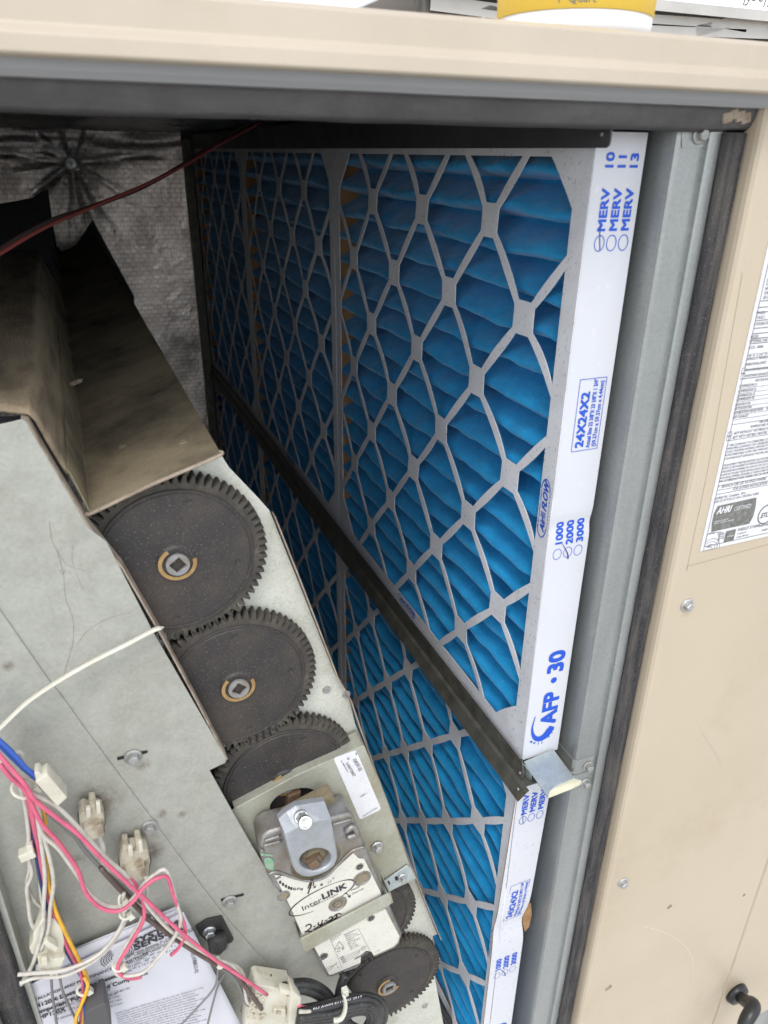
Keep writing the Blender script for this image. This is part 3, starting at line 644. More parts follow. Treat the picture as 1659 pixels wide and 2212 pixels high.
def make_filter(label, loc):
    t = thing('air_filter', label, 'air filter', loc, 'blue pleated filters in the filter bank')
    link('lattice_face', GR, None, t, world=False); link('pleated_media', MD, None, t, world=False); link('card_frame', MB, None, t, world=False)
    return t
TU = Zc(.016); TLW = Zc(-.6065)
fu = make_filter('clean blue pleated filter nearest the opening in the upper row', (XF, Y0, TU))
v, f, mi = strip_mesh(dent); o = mesh('front_edge', v, f, [M['card'], M['kraft']], fu, world=False, mi=mi, smooth=False); edge_print(fu, dent)
face_print(fu, (.0072, -.3380, True)); face_print(fu, (.335, -.596, False))
fl = make_filter('blue pleated filter nearest the opening in the lower row, its white edge dented and speckled', (XF, Y0, TLW))
v, f, mi = strip_mesh(bent); o = mesh('front_edge', v, f, [M['card_speck'], M['kraft']], fl, world=False, mi=mi); edge_print(fl, bent)
face_print(fl, (.0072, -.3380, True)); face_print(fl, (.335, -.596, False))
# torn kraft flap sticking out behind the dent
v, f = obox_v((TF + .0005, .010, -.2625), Vector((.0022, 0, .001)), Vector((0, .0006, 0)), Vector((-.0008, 0, .020))); v = [Vector(q) for q in v]
fl_t = [Vector((TF - .012, .0035, -.243)), Vector((TF - .0035, .0030, -.238)), Vector((TF + .0005, .003, -.262)), Vector((TF - .001, .003, -.285)), Vector((TF - .0065, .0035, -.292)), Vector((TF - .012, .004, -.27))]
loft('torn_flap', [fl_t, [p + Vector((0, .0012, 0)) for p in fl_t]], M['kraft'], None).parent = fl
# end walls for the others, then copies
def end_wall(par):
    v, f = box_v(0.0002, TF, 0, .0012, -HF, 0); mesh('front_edge', v, f, [M['card'], M['kraft']], par, world=False, mi=[0, 0, 0, 1, 0, 0])
    face_print(par, (.335, -.596, False))
mid = make_filter('blue pleated filter in the middle of the upper row, between two lattice seams', (XF, Y0 + .598, TU)); end_wall(mid)
for lab_, yy, zz in (('blue pleated filter at the dark far end of the upper row', 1.196, TU), ('blue pleated filter in the middle of the lower row behind the gear plate', .598, TLW), ('blue pleated filter at the dark far end of the lower row', 1.196, TLW)):
    r = mid.copy(); COL.objects.link(r); r.location = (XF, Y0 + yy, zz); r['label'] = lab_
    for ch in list(mid.children):
        c = ch.copy(); COL.objects.link(c); c.parent = r

# ================================================================ FILTER RAILS
YE = .478
tr = thing('top_filter_rail', 'dark grey sheet metal rail across the top of the filters', 'rail', (.368, YE, Zc(.005)))
def side_plate(name, prof, X, thick, mat_, parent, nseg=0):
    me = flat_data(prof, (), thick); me.transform(Matrix(((0, 0, 1, X), (1, 0, 0, 0), (0, 1, 0, 0), (0, 0, 0, 1))))
    b = bmesh.new(); b.from_mesh(me); bmesh.ops.recalc_face_normals(b, faces=b.faces[:]); b.to_mesh(me); b.free()
    return link(name, me, mat_, parent)
side_plate('rail_web', [(YE, Zc(.040)), (YE, Zc(.0095)), (YE + .001, Zc(.0065)), (YE + .004, Zc(.0050)), (2.30, Zc(.0050)), (2.30, Zc(.040))], .3665, .0014, mat('dark grey rail', (.085, .085, .088), .45, .3, c2=(.065, .065, .068), nscale=10, bump=.0001, bscale=200), tr)
box('rail_flange', .368, .425, YE + .03, 2.30, Zc(.0185), Zc(.0198), M['dirtrail'], tr)
v, f = lathe_v([(.0016, 0), (.0012, .0009)], at((1300, 290), X=.3664), (-1, 0, 0), 10); mesh('rivet', v, f, M['oldzinc'], tr)
mr = thing('middle_filter_rail', 'grimy channel rail running back between the upper and lower filters', 'rail', (.368, YE, Zc(-.604)))
zt, zm, zb = -.583, -.604, -.6225
side_plate('upper_lip', [(YE + .012, Zc(zm)), (YE + .0105, Zc(zm + .010)), (YE + .016, Zc(zt + .006)), (YE + .024, Zc(zt)), (2.30, Zc(zt)), (2.30, Zc(zm))], .3672, .0013, M['dirtrail'], mr)
rings = []
import itertools
for i in range(90):
    y = YE - .002 + (2.30 - YE) * (i / 89) ** 1.3; w = .0035 * abs(noise.noise(Vector((y * 60, 0, 0)))) * (1 if i > 6 else .1)
    rings.append([Vector((.3672, y, Zc(zm))), Vector((.3640, y, Zc(zm - .003))), Vector((.3590, y + (.010 if i == 0 else 0), Zc(zb - w))), Vector((.3602, y + (.010 if i == 0 else 0), Zc(zb - w))), Vector((.3652, y, Zc(zm - .0035))), Vector((.3684, y, Zc(zm - .0012)))])
loft('lower_lip', rings, M['dirtrail'], mr)
box('web', .3686, .428, YE + .004, 2.30, Zc(zm - .0012), Zc(zm), M['dirtrail'], mr)
for p, xx in ((cR(500, 1195), .3671), (cR(475, 1420), .3615)):
    v, f = lathe_v([(.0019, 0), (.0019, .0010), (.0010, .0016)], at(p, X=xx - .0004), (-1, 0, 0), 12); mesh('rivet', v, f, M['zinc'], mr)
# bent retainer clip at the rail end
cl = thing('filter_retainer_clip', 'bright bent metal clip holding the filters at the end of the middle rail', 'clip', tuple(at(cR(540, 1060), Y=.499)))
def at_plane(p, P0, n_):
    d = at(p, Y=1.0) - Vector((0, 0, CZ)); t = (P0 - Vector((0, 0, CZ))).dot(n_) / d.dot(n_); return Vector((0, 0, CZ)) + d * t
P = [at(cR(548, 1055), Y=.500), at(cR(955, 885), Y=.500), at(cR(1245, 1280), Y=.462), at(cR(990, 1388), Y=.4555), at(cR(905, 1455), Y=.453), at(cR(880, 1550), Y=.451), at(cR(610, 1160), Y=.487)]
nrm = (P[1] - P[0]).cross(P[3] - P[0]).normalized(); P = [at_plane(q, P[0], nrm) for q in (cR(548, 1055), cR(955, 885), cR(1245, 1280), cR(990, 1388), cR(905, 1455), cR(880, 1550), cR(610, 1160))]; b0 = P
if nrm.y > 0: nrm = -nrm
bevel(loft('clip_plate', [b0, [p - nrm * .0011 for p in b0]], M['clip'], cl), .0002)
Q = [P[5] + Vector((.0002, .0002, -.0003)), P[4] + Vector((.0002, .0002, -.0003)), P[3] + Vector((0, .0002, -.0003)), P[2] + Vector((0, .0002, -.0003)), at(cR(1345, 1310), Y=P[2].y + .002), at(cR(1325, 1365), Y=P[2].y + .002), at(cR(1200, 1425), Y=P[2].y)]
loft('clip_lip', [Q, [p + Vector((.0001, .0011, -.0002)) for p in Q]], M['cream'], cl)
A0, A1 = at(cR(525, 1065), Y=.4995), at(cR(520, 1150), Y=.4995)
Q = [A0, at(cR(610, 1160), Y=.4875), at(cR(650, 1240), Y=.486), at(cR(640, 1330), Y=.4885), A1]
loft('clip_side', [Q, [p + Vector((.0011, 0, 0)) for p in Q]], M['clip'], cl)
# wrap bracket on the post
wb = thing('post_bracket', 'galvanised strap bracket bolted round the post behind the clip', 'bracket', tuple(at(cR(1300, 1100), Y=.482)))
xb = .4285; ztp = at(cR(1300, 1020), Y=.4825)[2]; zbt = at(cR(1275, 1205), Y=.4825)[2]
for k, (za, zb_) in enumerate(((ztp, zbt), (zbt - .0012, zbt - .021))):
    pr_ = [(xb - .0012, .530), (xb - .0012, .4850), (xb + .001, .4822), (xb + .0035, .4812), (.4525 - .003 * k, .4812), (.4525 - .003 * k, .4824), (xb + .004, .4824), (xb + .0015, .4836), (xb, .486), (xb, .530)]
    loft('strap', [[(x, y, za) for x, y in pr_], [(x, y, zb_) for x, y in pr_]], M['post'], wb)
bolt('bolt', at(cR(1425, 1105), Y=.4810), (0, -1, 0), M['oldzinc'], wb, .0042, .0066)
bolt('bolt', at(cR(1390, 1330), Y=.4810), (0, -1, 0), M['oldzinc'], wb, .0040, .0062)

# ================================================================ ECONOMIZER (dampers with gear train)
ec = thing('economizer', 'tilted galvanised damper section with dark meshing gears and a grey cover', 'damper', (.08, .50, Zc(-.6)))
TA = math.radians(16.1); E1 = Vector((math.sin(TA), 0, -math.cos(TA))); E2 = Vector((math.cos(TA), 0, math.sin(TA)))
YPL = .533
pp = [(175, 1085), (330, 1040), cU(1298, 1390), (495, 1010), (560, 1078), (583, 1104), (640, 1245), (722, 1452), (752, 1500), (768, 1565), (786, 1606), (830, 1720), (897, 1900), (945, 2018), (935, 2022), (930, 2060), (965, 2250), (760, 2330), (420, 2330), (300, 1700), (170, 1200)]
bevel(plate('end_plate', pp, YPL, .0014, M['plate'], ec), .0004)
# turned lip along its right side
lp = [(586, 1105), (640, 1240), (722, 1452), (750, 1500), (786, 1606), (897, 1900), (946, 2018)]
L0 = [at(p, Y=YPL - .0005) for p in lp]
rings = [[q, q + Vector((0, -.009, 0)), q + Vector((.0012, -.009, -.0003)), q + Vector((.0012, 0, -.0003))] for q in L0]
loft('edge_lip', rings, M['dustedge'], ec)
# gears
def gear_parts(r_out=.0708, r_root=.0642, n=66, th=.012):
    ring = []
    for i in range(n):
        for fr_, rr in ((0.0, r_root), (.16, r_root), (.38, r_out), (.64, r_out), (.86, r_root)):
            a = 2 * math.pi * (i + fr_) / n; ring.append((rr * math.cos(a), rr * math.sin(a)))
    me = flat_data(ring, (), th, 0); me.transform(frame_y(0.0015))
    return me
GT = gear_parts(); 
b = bmesh.new(); b.from_mesh(GT); bmesh.ops.recalc_face_normals(b, faces=b.faces[:]); b.to_mesh(GT); b.free()
v, f = lathe_v([(.0597, 0), (.0597, .0022), (.0592, .0030), (.0580, .0030), (.0576, .0024), (.0568, .0024), (.0562, .0031), (.0150, .0034), (.0130, .0052), (.0100, .0052)], (0, .003, 0), (0, -1, 0), 96)
GD = bpy.data.meshes.new('gear_disc'); GD.from_pydata(v, [], f)
circ = [(.0090 * math.cos(a * math.pi / 9), .0090 * math.sin(a * math.pi / 9)) for a in range(18)]
sq = [(.0068 * math.cos(math.pi / 4 + k * math.pi / 2 + .6), .0068 * math.sin(math.pi / 4 + k * math.pi / 2 + .6)) for k in range(4)]
HB = flat_data(circ, [sq], .0035, .0004); HB.transform(frame_y(-.0060))
ar = []
for i in range(21): a = math.radians(117 + 254 * i / 20); ar.append((.0146 * math.cos(a), .0140 * math.sin(a)))
for i in range(20, -1, -1): a = math.radians(117 + 254 * i / 20); ar.append((.0115 * math.cos(a), .0110 * math.sin(a)))
CLP = flat_data(ar, (), .0012, .0002); CLP.transform(frame_y(-.0036))
SQ = [(sq[k][0] * .98, -.0019, sq[k][1] * .98) for k in range(4)]
SQM = bpy.data.meshes.new('shaft_socket'); SQM.from_pydata(SQ, [], [(0, 1, 2, 3)]); SQM.materials.append(M['dustmetal'])
v, f = joinv([lathe_v([(.0022, 0), (.0022, .0008), (.0014, .0004)], (rr * math.cos(a), .0001, rr * math.sin(a)), (0, -1, 0), 10) for a, rr in ((1.3, .050), (-.2, .047), (4.6, .05), (2.9, .052))])
NB = bpy.data.meshes.new('moulding_mark'); NB.from_pydata(v, [], f); NB.materials.append(M['gear'])
for me, m in ((GT, M['gearteeth']), (GD, M['gear']), (HB, M['hub']), (CLP, M['brass'])): me.materials.append(m)
for me in (GT, GD, HB, CLP):
    b = bmesh.new(); b.from_mesh(me); bmesh.ops.recalc_face_normals(b, faces=b.faces[:]); b.to_mesh(me); b.free()
YG = .517
G1 = at((385, 1222), Y=YG - .006); G2 = at((517, 1490), Y=YG - .006); G6 = at((842, 2137), Y=YG - .006)
cents = [G1, G2] + [G2.lerp(G6, k / 4) for k in (1, 2, 3, 4)]
cents = [Vector((c[0], YG, c[2])) for c in cents]
angs = [0.0, 0.05, .02, .05, .0, .05]; hubr = [0, -.35, 0, 0, 0, .3]
for i, c in enumerate(cents):
    gb = bpy.data.objects.new('gear', GT); COL.objects.link(gb); gb.parent = ec; gb.location = c - origin(ec); gb.rotation_euler = (0, angs[i] + i * math.pi / 66, 0)
    for nm, me in (('gear_disc', GD), ('hub', HB), ('retaining_clip', CLP), ('shaft_socket', SQM), ('moulding_marks', NB)):
        o = bpy.data.objects.new(nm, me); COL.objects.link(o); o.parent = gb; o.rotation_euler = (0, hubr[i], 0)
        if nm == 'moulding_marks': o['kind'] = 'stuff'
# top tray (dusty sheet running to the back) -------------------------
YF = .507
def ext(name, pts, y0, y1, mat_, n=30, wob=0., dy=None, thick=.0012, y1s=None, smooth=True, sub=1):
    """profile of photo points in the plane y0, run straight back to y1"""
    base = [at(p, Y=y0) for p in pts]; full = []
    for i in range(len(base) - 1):
        for k in range(sub): full.append(base[i].lerp(base[i + 1], k / sub))
    full.append(base[-1]); rings = []
    for i in range(n):
        y = y0 + (y1 - y0) * (i / (n - 1)); rr = []
        for j, q in enumerate(full):
            s_ = wob * noise.noise(Vector((y * 14, q.x * 20, q.z * 20))) + wob * .4 * noise.noise(Vector((y * 50, q.x * 70, q.z * 70)))
            rr.append(Vector((q.x + s_ * .3, y, q.z + s_)))
        rings.append(rr)
    o = loft(name, rings, mat_, ec, closed=False, smooth=smooth)
    m = o.modifiers.new('sheet', 'SOLIDIFY'); m.thickness = thick; m.offset = 0
    return o
ext('top_tray', [(147, 1014), (193, 1103), (199, 1104), (330, 1042), (466, 984), (474, 975)], YF, 2.05, M['dustmetal'], 50, .0004, smooth=False)
e = [at(p, Y=YF - .0006) for p in ((190, 1106), (199, 1108), (330, 1046), (468, 987), (476, 973))]
tube('tray_edge', e, .0014, M['dustedge'], ec, 6, 8)
for p in ((265, 1026), (476 - 60, 978 + 3)):
    pass
tray_n = E1 * -1
def on_tray(a, b_, yy):   # tray plane through two front points, further back
    A = at((199, 1104), Y=YF); B_ = at((466, 984), Y=YF); t = a; q = A.lerp(B_, t); return Vector((q.x, yy, q.z)) - E1 * .0008
for t, yy in ((.33, .60), (.82, .555)):
    v, f = lathe_v([(.0040, 0), (.0036, .0012), (.002, .0016), (.0012, .0010)], on_tray(t, 0, yy), -E1, 14); mesh('rivet', v, f, M['dustmetal'], ec)
q0 = at(cL(548, 2070), Y=.80)
q0 = at(cL(555, 2065), Y=.72); q1 = at(cL(650, 2025), Y=.70)
def screw_r(t): return (.0020 if int(t * 34) % 2 else .0011) * (1 if t < .75 else max(.15, (1 - t) * 4))
tube('protruding_screw', [q0, q0.lerp(q1, .33), q0.lerp(q1, .66), q1], screw_r, M['dustedge'], ec, 8, 14, smooth=False)
# caked hood at the left
ext('intake_hood', [(-260, 905), (-60, 892), (0, 888), (62, 890), (78, 906), (147, 1018)], YF, 1.38, M['dustpad'], 60, .0030, thick=.002, sub=5)
o = plate('hood_gap_shade', [(-80, 905), (0, 900), (66, 898), (78, 912), (147, 1018), (150, 1090), (-80, 1090)], YF + .004, .001, M['dark'], ec)  # black sheet filling the gap below the hood; its shade is painted
# black sheets added at back: shade behind hood and tray end put into colour
plate('hood_shade', [(-260, 448), (0, 440), (70, 428), (92, 412), (104, 410), (112, 470), (116, 600), (-260, 600)], 1.42, .004, M['dark'], ec)
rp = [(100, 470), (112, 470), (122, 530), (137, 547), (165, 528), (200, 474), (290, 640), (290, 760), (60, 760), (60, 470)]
plate('rear_shade', rp, 2.055, .003, M['dark'], ec)
# foil flap over the rear shade sheet
fp = [at(p, Y=1.99) for p in ((112, 425), (118, 500), (132, 520), (165, 510), (200, 480), (214, 470), (190, 425))]
# grey cover panel
YC = .497
cp = [(-60, 925), (0, 917), (44, 907), (52, 907), (58, 915), c1(520, 640), (230, 1170), c1(900, 1250), (490, 1640), (487, 1648), (453, 1664), c3(1300, 490), c3(1410, 680), c3(1560, 930), c4(860, 1520), (860, 2300), (-120, 2330), (-160, 1300)]
cpv = plate('cover_panel', cp, YC, .0012, M['galv'], ec, bev=.0004)
# return edge of the cover
rl = [(44, 908), (56, 912), c1(300, 275), c1(520, 640), (262, 1228), (350, 1380), c1(1150, 1659), (489, 1642)]
L0 = [at(p, Y=YC + .0007) for p in rl]
rings = [[q + Vector((.0001, 0, 0)), q + Vector((.0014, .0006, 0)), q + Vector((.0014, .014, 0)), q + Vector((.0002, .014, 0))] for q in L0]
loft('cover_return', rings, M['dustedge'], ec)
dk = [(58, 912), c1(210, 60), c1(395, 300), c1(520, 500), c1(470, 560), c1(380, 400), c1(230, 170), (52, 930)]
# lower sheet over the cover, with its edge line
ls = [(-160, 1180), c1(0, 1125), c1(60, 1210), c1(290, 1540), c1(385, 1659), c3(470, 15), c3(860, 540), c3(1010, 745), c3(1250, 1060), c3(1540, 1390), (700, 2300), (-120, 2330)]
bevel(plate('lower_sheet', ls, YC - .0016, .0014, M['galv'], ec), .0004)
stains(M['galv'], [(at(c3(560, 400), Y=YC), .022), (at(c3(520, 470), Y=YC), .016), (at(c3(740, 640), Y=YC), .014), (at(c3(840, 690), Y=YC), .013), (at(c3(430, 735), Y=YC), .008), (at(c3(900, 490), Y=YC), .006), (at(c3(800, 215), Y=YC), .008), (at(c3(1010, 495), Y=YC), .005), (at((18, 1435), Y=YC), .006)], (.12, .085, .055), origin(ec))
for q_, w_ in (([c1(290, 600), c1(305, 710), c1(335, 775), c1(372, 905), c1(385, 1050), c1(425, 1160), c1(432, 1290), c1(400, 1420), c1(370, 1520)], .00035), ([c1(770, 1135), c1(640, 1170), c1(520, 1240), c1(450, 1330)], .00025), ([c1(430, 740), c1(425, 830), c1(470, 960), c1(500, 1010)], .0002), ([c1(335, 765), c1(400, 860), c1(540, 900)], .0002), ([c1(385, 880), c1(368, 915), c1(350, 880)], .0003)):
    p2 = Print((0, YC - .0001, 0), (1, 0, 0), (0, 0, 1), (0, -1, 0), .0001); p2.stroke([XZ(q, YC - .0002) for q in q_], w_, 4); p2.build('hair_scratch', M['dustedge'], ec)
# slots + bolts
for (x, y, big, slot) in ((740, 172, 1, (652, 185, 815, 145)), (830, 562, 1, None), (1275, 975, 1, (1228, 970, 1352, 940))):
    yy = YC - .0004 if x != 830 else YC - .0018
    if x == 740: yy = YC - .0004
    bolt('bolt', at(c3(x, y), Y=yy), (0, -1, 0), M['oldzinc'], ec, .0046, .0072)
    if slot:
        a, b_ = at(c3(slot[0], slot[1]), Y=yy - .0001), at(c3(slot[2], slot[3]), Y=yy - .0001); d = (b_ - a).normalized(); n_ = Vector((-d.z, 0, d.x)) * .0017
        ring = [a + n_, b_ + n_ * .9, b_ + d * .0012, b_ - n_, a - n_ * .9]; mesh('slot', ring, [(0, 1, 2, 3, 4)], M['dark'], ec)
p2 = Print((0, YC - .0019, 0), (1, 0, 0), (0, 0, 1), (0, -1, 0), .0)
# rivets on end plate
for p in ((706, 1490), c4(1242, 1558), c4(860, 75), (748, 1500)):
    v, f = lathe_v([(.0042, 0), (.0036, .0012), (.0015, .0014), (.0012, .0006)], at(p, Y=YPL - .0003), (0, -1, 0), 16); mesh('rivet', v, f, M['oldzinc'], ec)
# motor mounting plate
YM = .508
hole = [(c7(570 + 205 * math.cos(a) * 1.0 + 20 * math.sin(a), 470 - 118 * math.sin(a) - 30 * math.cos(a))) for a in [2 * math.pi * i / 36 for i in range(36)]]
mp_ = [(498, 1752), c7(70, 520), c7(600, 235), c7(1128, 0), c7(1140, 5), c7(1300, 400), c7(1500, 960), c7(1562, 1090), c7(1552, 1105), c7(1310, 1215), c7(700, 1500), c7(300, 1600), (505, 1900), (440, 1800)]
bevel(plate('motor_bracket', mp_, YM, .0013, M['galv2'], ec, holes=[hole]), .0004)
fl_ = [c7(1132, 0), c7(1300, 400), c7(1500, 960), c7(1562, 1095)]
L0 = [at(p, Y=YM + .0006) for p in fl_]
loft('bracket_return', [[q, q + Vector((.001, 0, 0)), q + Vector((.001, .022, 0)), q + Vector((0, .022, 0))] for q in L0], M['galv2'], ec)
L0 = [at(p, Y=YM + .0006) for p in (c7(70, 518), c7(600, 234), c7(1128, 2))]
loft('bracket_return', [[q, q + Vector((0, 0, .001)), q + Vector((0, .020, .001)), q + Vector((0, .020, 0))] for q in L0], M['galv2'], ec)
bolt('bolt', at(c7(1243, 825), Y=YM - .001), (0, -1, 0), M['zinc'], ec, .0046, .0066)
# shaft
sa = at(c7(540, 400), Y=.53); sb = at(c7(700, 960), Y=.43)
ax_c = at(c7(735, 945), Y=.43)
v, f = obox_v(at(c7(530, 430), Y=.520), Vector((.0062, 0, .001)), Vector((0, .012, 0)), Vector((.002, 0, .016))); bevel(mesh('drive_link', v, f, M['copper'], ec), .0008)
# part number label
pl = [c7(890, 112), c7(905, 95), c7(1060, 42), c7(1078, 48), c7(1275, 510), c7(1268, 530), c7(1115, 602), c7(1100, 598)]
lb = plate('part_label', pl, YM - .0006, .0005, M['label'], ec)
O = at(c7(1040, 115), Y=YM - .0009); U = (at(c7(1125, 262), Y=YM - .0009) - O).normalized(); V = Vector((-U.z, 0, U.x)) * 1
if V.x < 0: V = -V
pr = Print(O, U, V, (0, -1, 0), .0001)
def put(pr, t, s_, p, Y, **k):
    d = at(p, Y=Y) - pr.O; pr.text(t, s_, d.dot(pr.U), d.dot(pr.V), **k)
put(pr, '104597-03', .0056, c7(1040, 112), YM - .0009, sx=.82); put(pr, '214504772060​27'.replace('\u200b', ''), .0042, c7(985, 145), YM - .0009, sx=.74)
put(pr, 'EC-104597-03 Rev.C', .0022, c7(945, 125), YM - .0009); put(pr, 'PA', .003, c7(1062, 62), YM - .0009); put(pr, 'SN', .003, c7(995, 100), YM - .0009)
V2 = -V; pr.build('label_print', M['black_ink'], lb)
pr = Print(at(c7(1125, 415), Y=YM - .0009), V, U * -1, (0, -1, 0), .0001); put(pr, 'REV -', .0034, c7(1112, 425), YM - .0009); put(pr, 'PROD 0477206', .0026, c7(1132, 585), YM - .0009); pr.build('label_print', M['black_ink'], lb)
# small adjustable tab below the bracket (right)
tb = [c7(1290, 1125), c7(1495, 985), c7(1525, 1010), c7(1555, 1085), c7(1340, 1205), c7(1325, 1225)]
bevel(plate('slotted_tab', tb, YM - .0024, .0013, M['clip'], ec), .0003); bolt('bolt', at(c7(1452, 1080), Y=YM - .0026), (0, -1, 0), M['zinc'], ec, .0034, .0056)
for p, w_ in ((c7(1343, 1127), .0014), (c7(1405, 1092), .0022)):
    q = at(p, Y=YM - .0026); mesh('slot', [q + E2 * (a * w_) + E1 * (b_ * .0035) for a, b_ in ((-.7, -1), (.7, -1), (.7, 1), (-.7, 1))], [(0, 1, 2, 3)], M['dark'], ec)
# loose foot rail at bottom right
v, f = joinv([tube_v([at(p, Y=.60) for p in (c4(1290, 1480), c4(1345, 1580), c4(1410, 1700))], .0045, 6, 3), tube_v([at(p, Y=.60) for p in (c4(1265, 1495), c4(1310, 1590), c4(1370, 1700))], .003, 6, 3)])
mesh('edge_seal', v, f, M['rubber'], ec, smooth=True)

# ================================================================ ACTUATOR
YA = .480
acx = at(c4(720, 900), Y=YA)
ac = thing('damper_actuator', 'grey cast metal damper motor with off-white label and silver shaft clamp', 'actuator', tuple(acx))
hs_ = [(322, 655), (345, 612), (380, 590), (440, 572), (700, 520), (825, 488), (846, 505), (870, 570), (925, 700), (1005, 900), (1118, 1165), (1105, 1212), (1080, 1238), (960, 1296), (946, 1268), (918, 1262), (893, 1282), (890, 1330), (868, 1352), (718, 1405), (698, 1400), (688, 1388), (618, 1250), (490, 1010), (372, 850), (340, 760)]
hpoly = [XZ(c4(a, b_), YA) for a, b_ in hs_]
me = flat_data(hpoly, (), .0265, .0035, 3); me.transform(frame_y(YA)); b = bmesh.new(); b.from_mesh(me); bmesh.ops.recalc_face_normals(b, faces=b.faces[:]); b.to_mesh(me); b.free()
hous = link('housing', me, M['alu'], ac, smooth=False)
# casting ribs on the housing
for k, (a, b_) in enumerate((((350, 640), (440, 612)), ((345, 668), (445, 640)), ((722, 552), (835, 520)), ((330, 690), (345, 700)))):
    tube('rib', [at(c4(*a), Y=YA - .0006), at(c4((a[0] + b_[0]) / 2, (a[1] + b_[1]) / 2), Y=YA - .0008), at(c4(*b_), Y=YA - .0006)], .0014, M['alu'], ac, 8, 3)
tube('rib', [at(c4(*p), Y=YA - .0005) for p in ((372, 826), (420, 812), (500, 842), (600, 862), (690, 840), (760, 770), (830, 700), (905, 672))], .0014, M['alu'], ac, 8, 5)
tube('stop_lug', [at(c4(*p), Y=YA - .002) for p in ((800, 590), (840, 560), (862, 600), (808, 622))], .0030, M['alu'], ac, 6, 4)
rec = [c7(880, 830), c7(1000, 600), c7(1090, 640), c7(1110, 800), c7(1020, 850), c7(930, 950)]
# labels
lab1 = [(395, 832), (455, 838), (520, 855), (600, 868), (690, 848), (765, 780), (850, 705), (880, 735), (912, 738), (1005, 925), (1012, 948), (560, 1185), (485, 1010)]
def nudge(pts, k=1.0):
    mx = sum(p[0] for p in pts) / len(pts); my = sum(p[1] for p in pts) / len(pts); return [c4(mx + (a - mx) * k, my + (b_ - my) * k) for a, b_ in pts]
hcir = lambda cx, cy, rx, ry, rot=-.5, n=20: [c4(cx + rx * math.cos(2 * math.pi * i / n) * math.cos(rot) - ry * math.sin(2 * math.pi * i / n) * math.sin(rot), cy + rx * math.cos(2 * math.pi * i / n) * math.sin(rot) + ry * math.sin(2 * math.pi * i / n) * math.cos(rot)) for i in range(n)]
la = plate('upper_label', nudge(lab1, .965), YA - .0012, .0010, M['labelcard'], ac, holes=[hcir(757, 990, 45, 33)])
lab2 = [(605, 1215), (1015, 985), (1110, 1168), (1098, 1205), (1075, 1228), (960, 1280), (946, 1256), (915, 1252), (885, 1278), (882, 1322), (720, 1390), (700, 1392)]
l2 = plate('lower_label', nudge(lab2, .955), YA - .0012, .0010, M['labelcard'], ac, holes=[hcir(678, 1282, 22, 17), hcir(942, 1070, 19, 15)])
for cx, cy, rx in ((892, 848, 44), (757, 990, 45), (878, 783, 19), (455, 945, 30), (678, 1282, 22), (942, 1070, 19)):
    q = at(c4(cx, cy), Y=YA - .0012); R_ = rx * .000215
    v, f = lathe_v([(R_ * 1.02, 0), (R_ * 1.0, .0006), (R_ * .86, .0006), (R_ * .80, -.0006 + 0), (R_ * .30, .0000), (R_ * .28, .0005), (R_ * .2, .0005), (R_ * .15, -.0004)], q + Vector((0, -.0002, 0)), (0, -1, 0), 24); mesh('screw_well', v, f, M['alu'], ac)
    v, f = lathe_v([(R_ * .62, -.0002), (R_ * .60, .0006), (R_ * .2, .0003)], q + Vector((0, -.0002, 0)), (0, -1, 0), 20); mesh('screw_head', v, f, M['dustmetal' if rx > 25 else 'gear'], ac)
YLb = YA - .0013
O = at(c4(530, 1025), Y=YLb); U = (at(c4(822, 880), Y=YLb) - O).normalized(); V = Vector((-U.z, 0, U.x)); 
if V.z < 0: V = -V
def ap(lift=.0002): return Print(O, U, V, (0, -1, 0), lift)
def L2(pr, p): d = at(c4(*p), Y=YLb) - pr.O; return (d.dot(pr.U), d.dot(pr.V))
pr = ap()
x, y = L2(pr, (560, 1032)); pr.text('Inter', .0108, x, y, sx=1.0, bold=.0); x, y = L2(pr, (672, 968)); pr.text('LINK', .0118, x, y, sx=1.02, bold=.035)
cx, cy = L2(pr, (672, 958)); w_ = .031
pr.arc(cx, cy + .0005, .0345, .0135, 60, 250, lambda t: .0004 + .0013 * math.sin(t * math.pi)); pr.arc(cx, cy + .0005, .0345, .0135, -65, 62, lambda t: .0004 + .0014 * math.sin(t * math.pi))
x, y = L2(pr, (618, 1008)); pr.text('HVAC Parts & Supplies', .0030, x, y, sx=.95, bold=.005)
x, y = L2(pr, (832, 920)); pr.text('Manual', .0034, x, y, bold=.01); x, y = L2(pr, (838, 940)); pr.text('Override', .0034, x, y, bold=.01)
pr.stroke([L2(pr, (795, 930)), L2(pr, (808, 935)), L2(pr, (818, 945))], .0008); a_, b2 = L2(pr, (822, 950)); pr.poly([(a_ - .0022, b2 + .001), (a_ + .0018, b2 + .0022), (a_ + .0005, b2 - .0022)])
x, y = L2(pr, (420, 858)); pr.text('90°', .0045, x, y, bold=.02, rot=.3)
dial = [(436, 870), (452, 882), (468, 892), (484, 900), (498, 905)]
for (a, b_) in dial:
    x, y = L2(pr, (a, b_)); pr.add([(-.0012, -.0018), (.0008, -.0024), (.0014, .0016), (-.0006, .0022)], [(0, 1, 2, 3)], x, y)
for (a, b_) in ((512, 908), (520, 909), (552, 910), (560, 909), (625, 897), (632, 895), (664, 885), (670, 883)):
    x, y = L2(pr, (a, b_)); pr.add([(-.0005, -.0014), (.0005, -.0014), (.0005, .0016), (-.0005, .0016)], [(0, 1, 2, 3)], x, y, -.3)
x, y = L2(pr, (528, 915)); pr.text('45', .0036, x, y, bold=.02)
x, y = L2(pr, (712, 868)); pr.frame(x - .0016, y - .0014, x + .0018, y + .0016, .0003); x, y = L2(pr, (728, 856)); pr.text('5°', .0036, x, y)
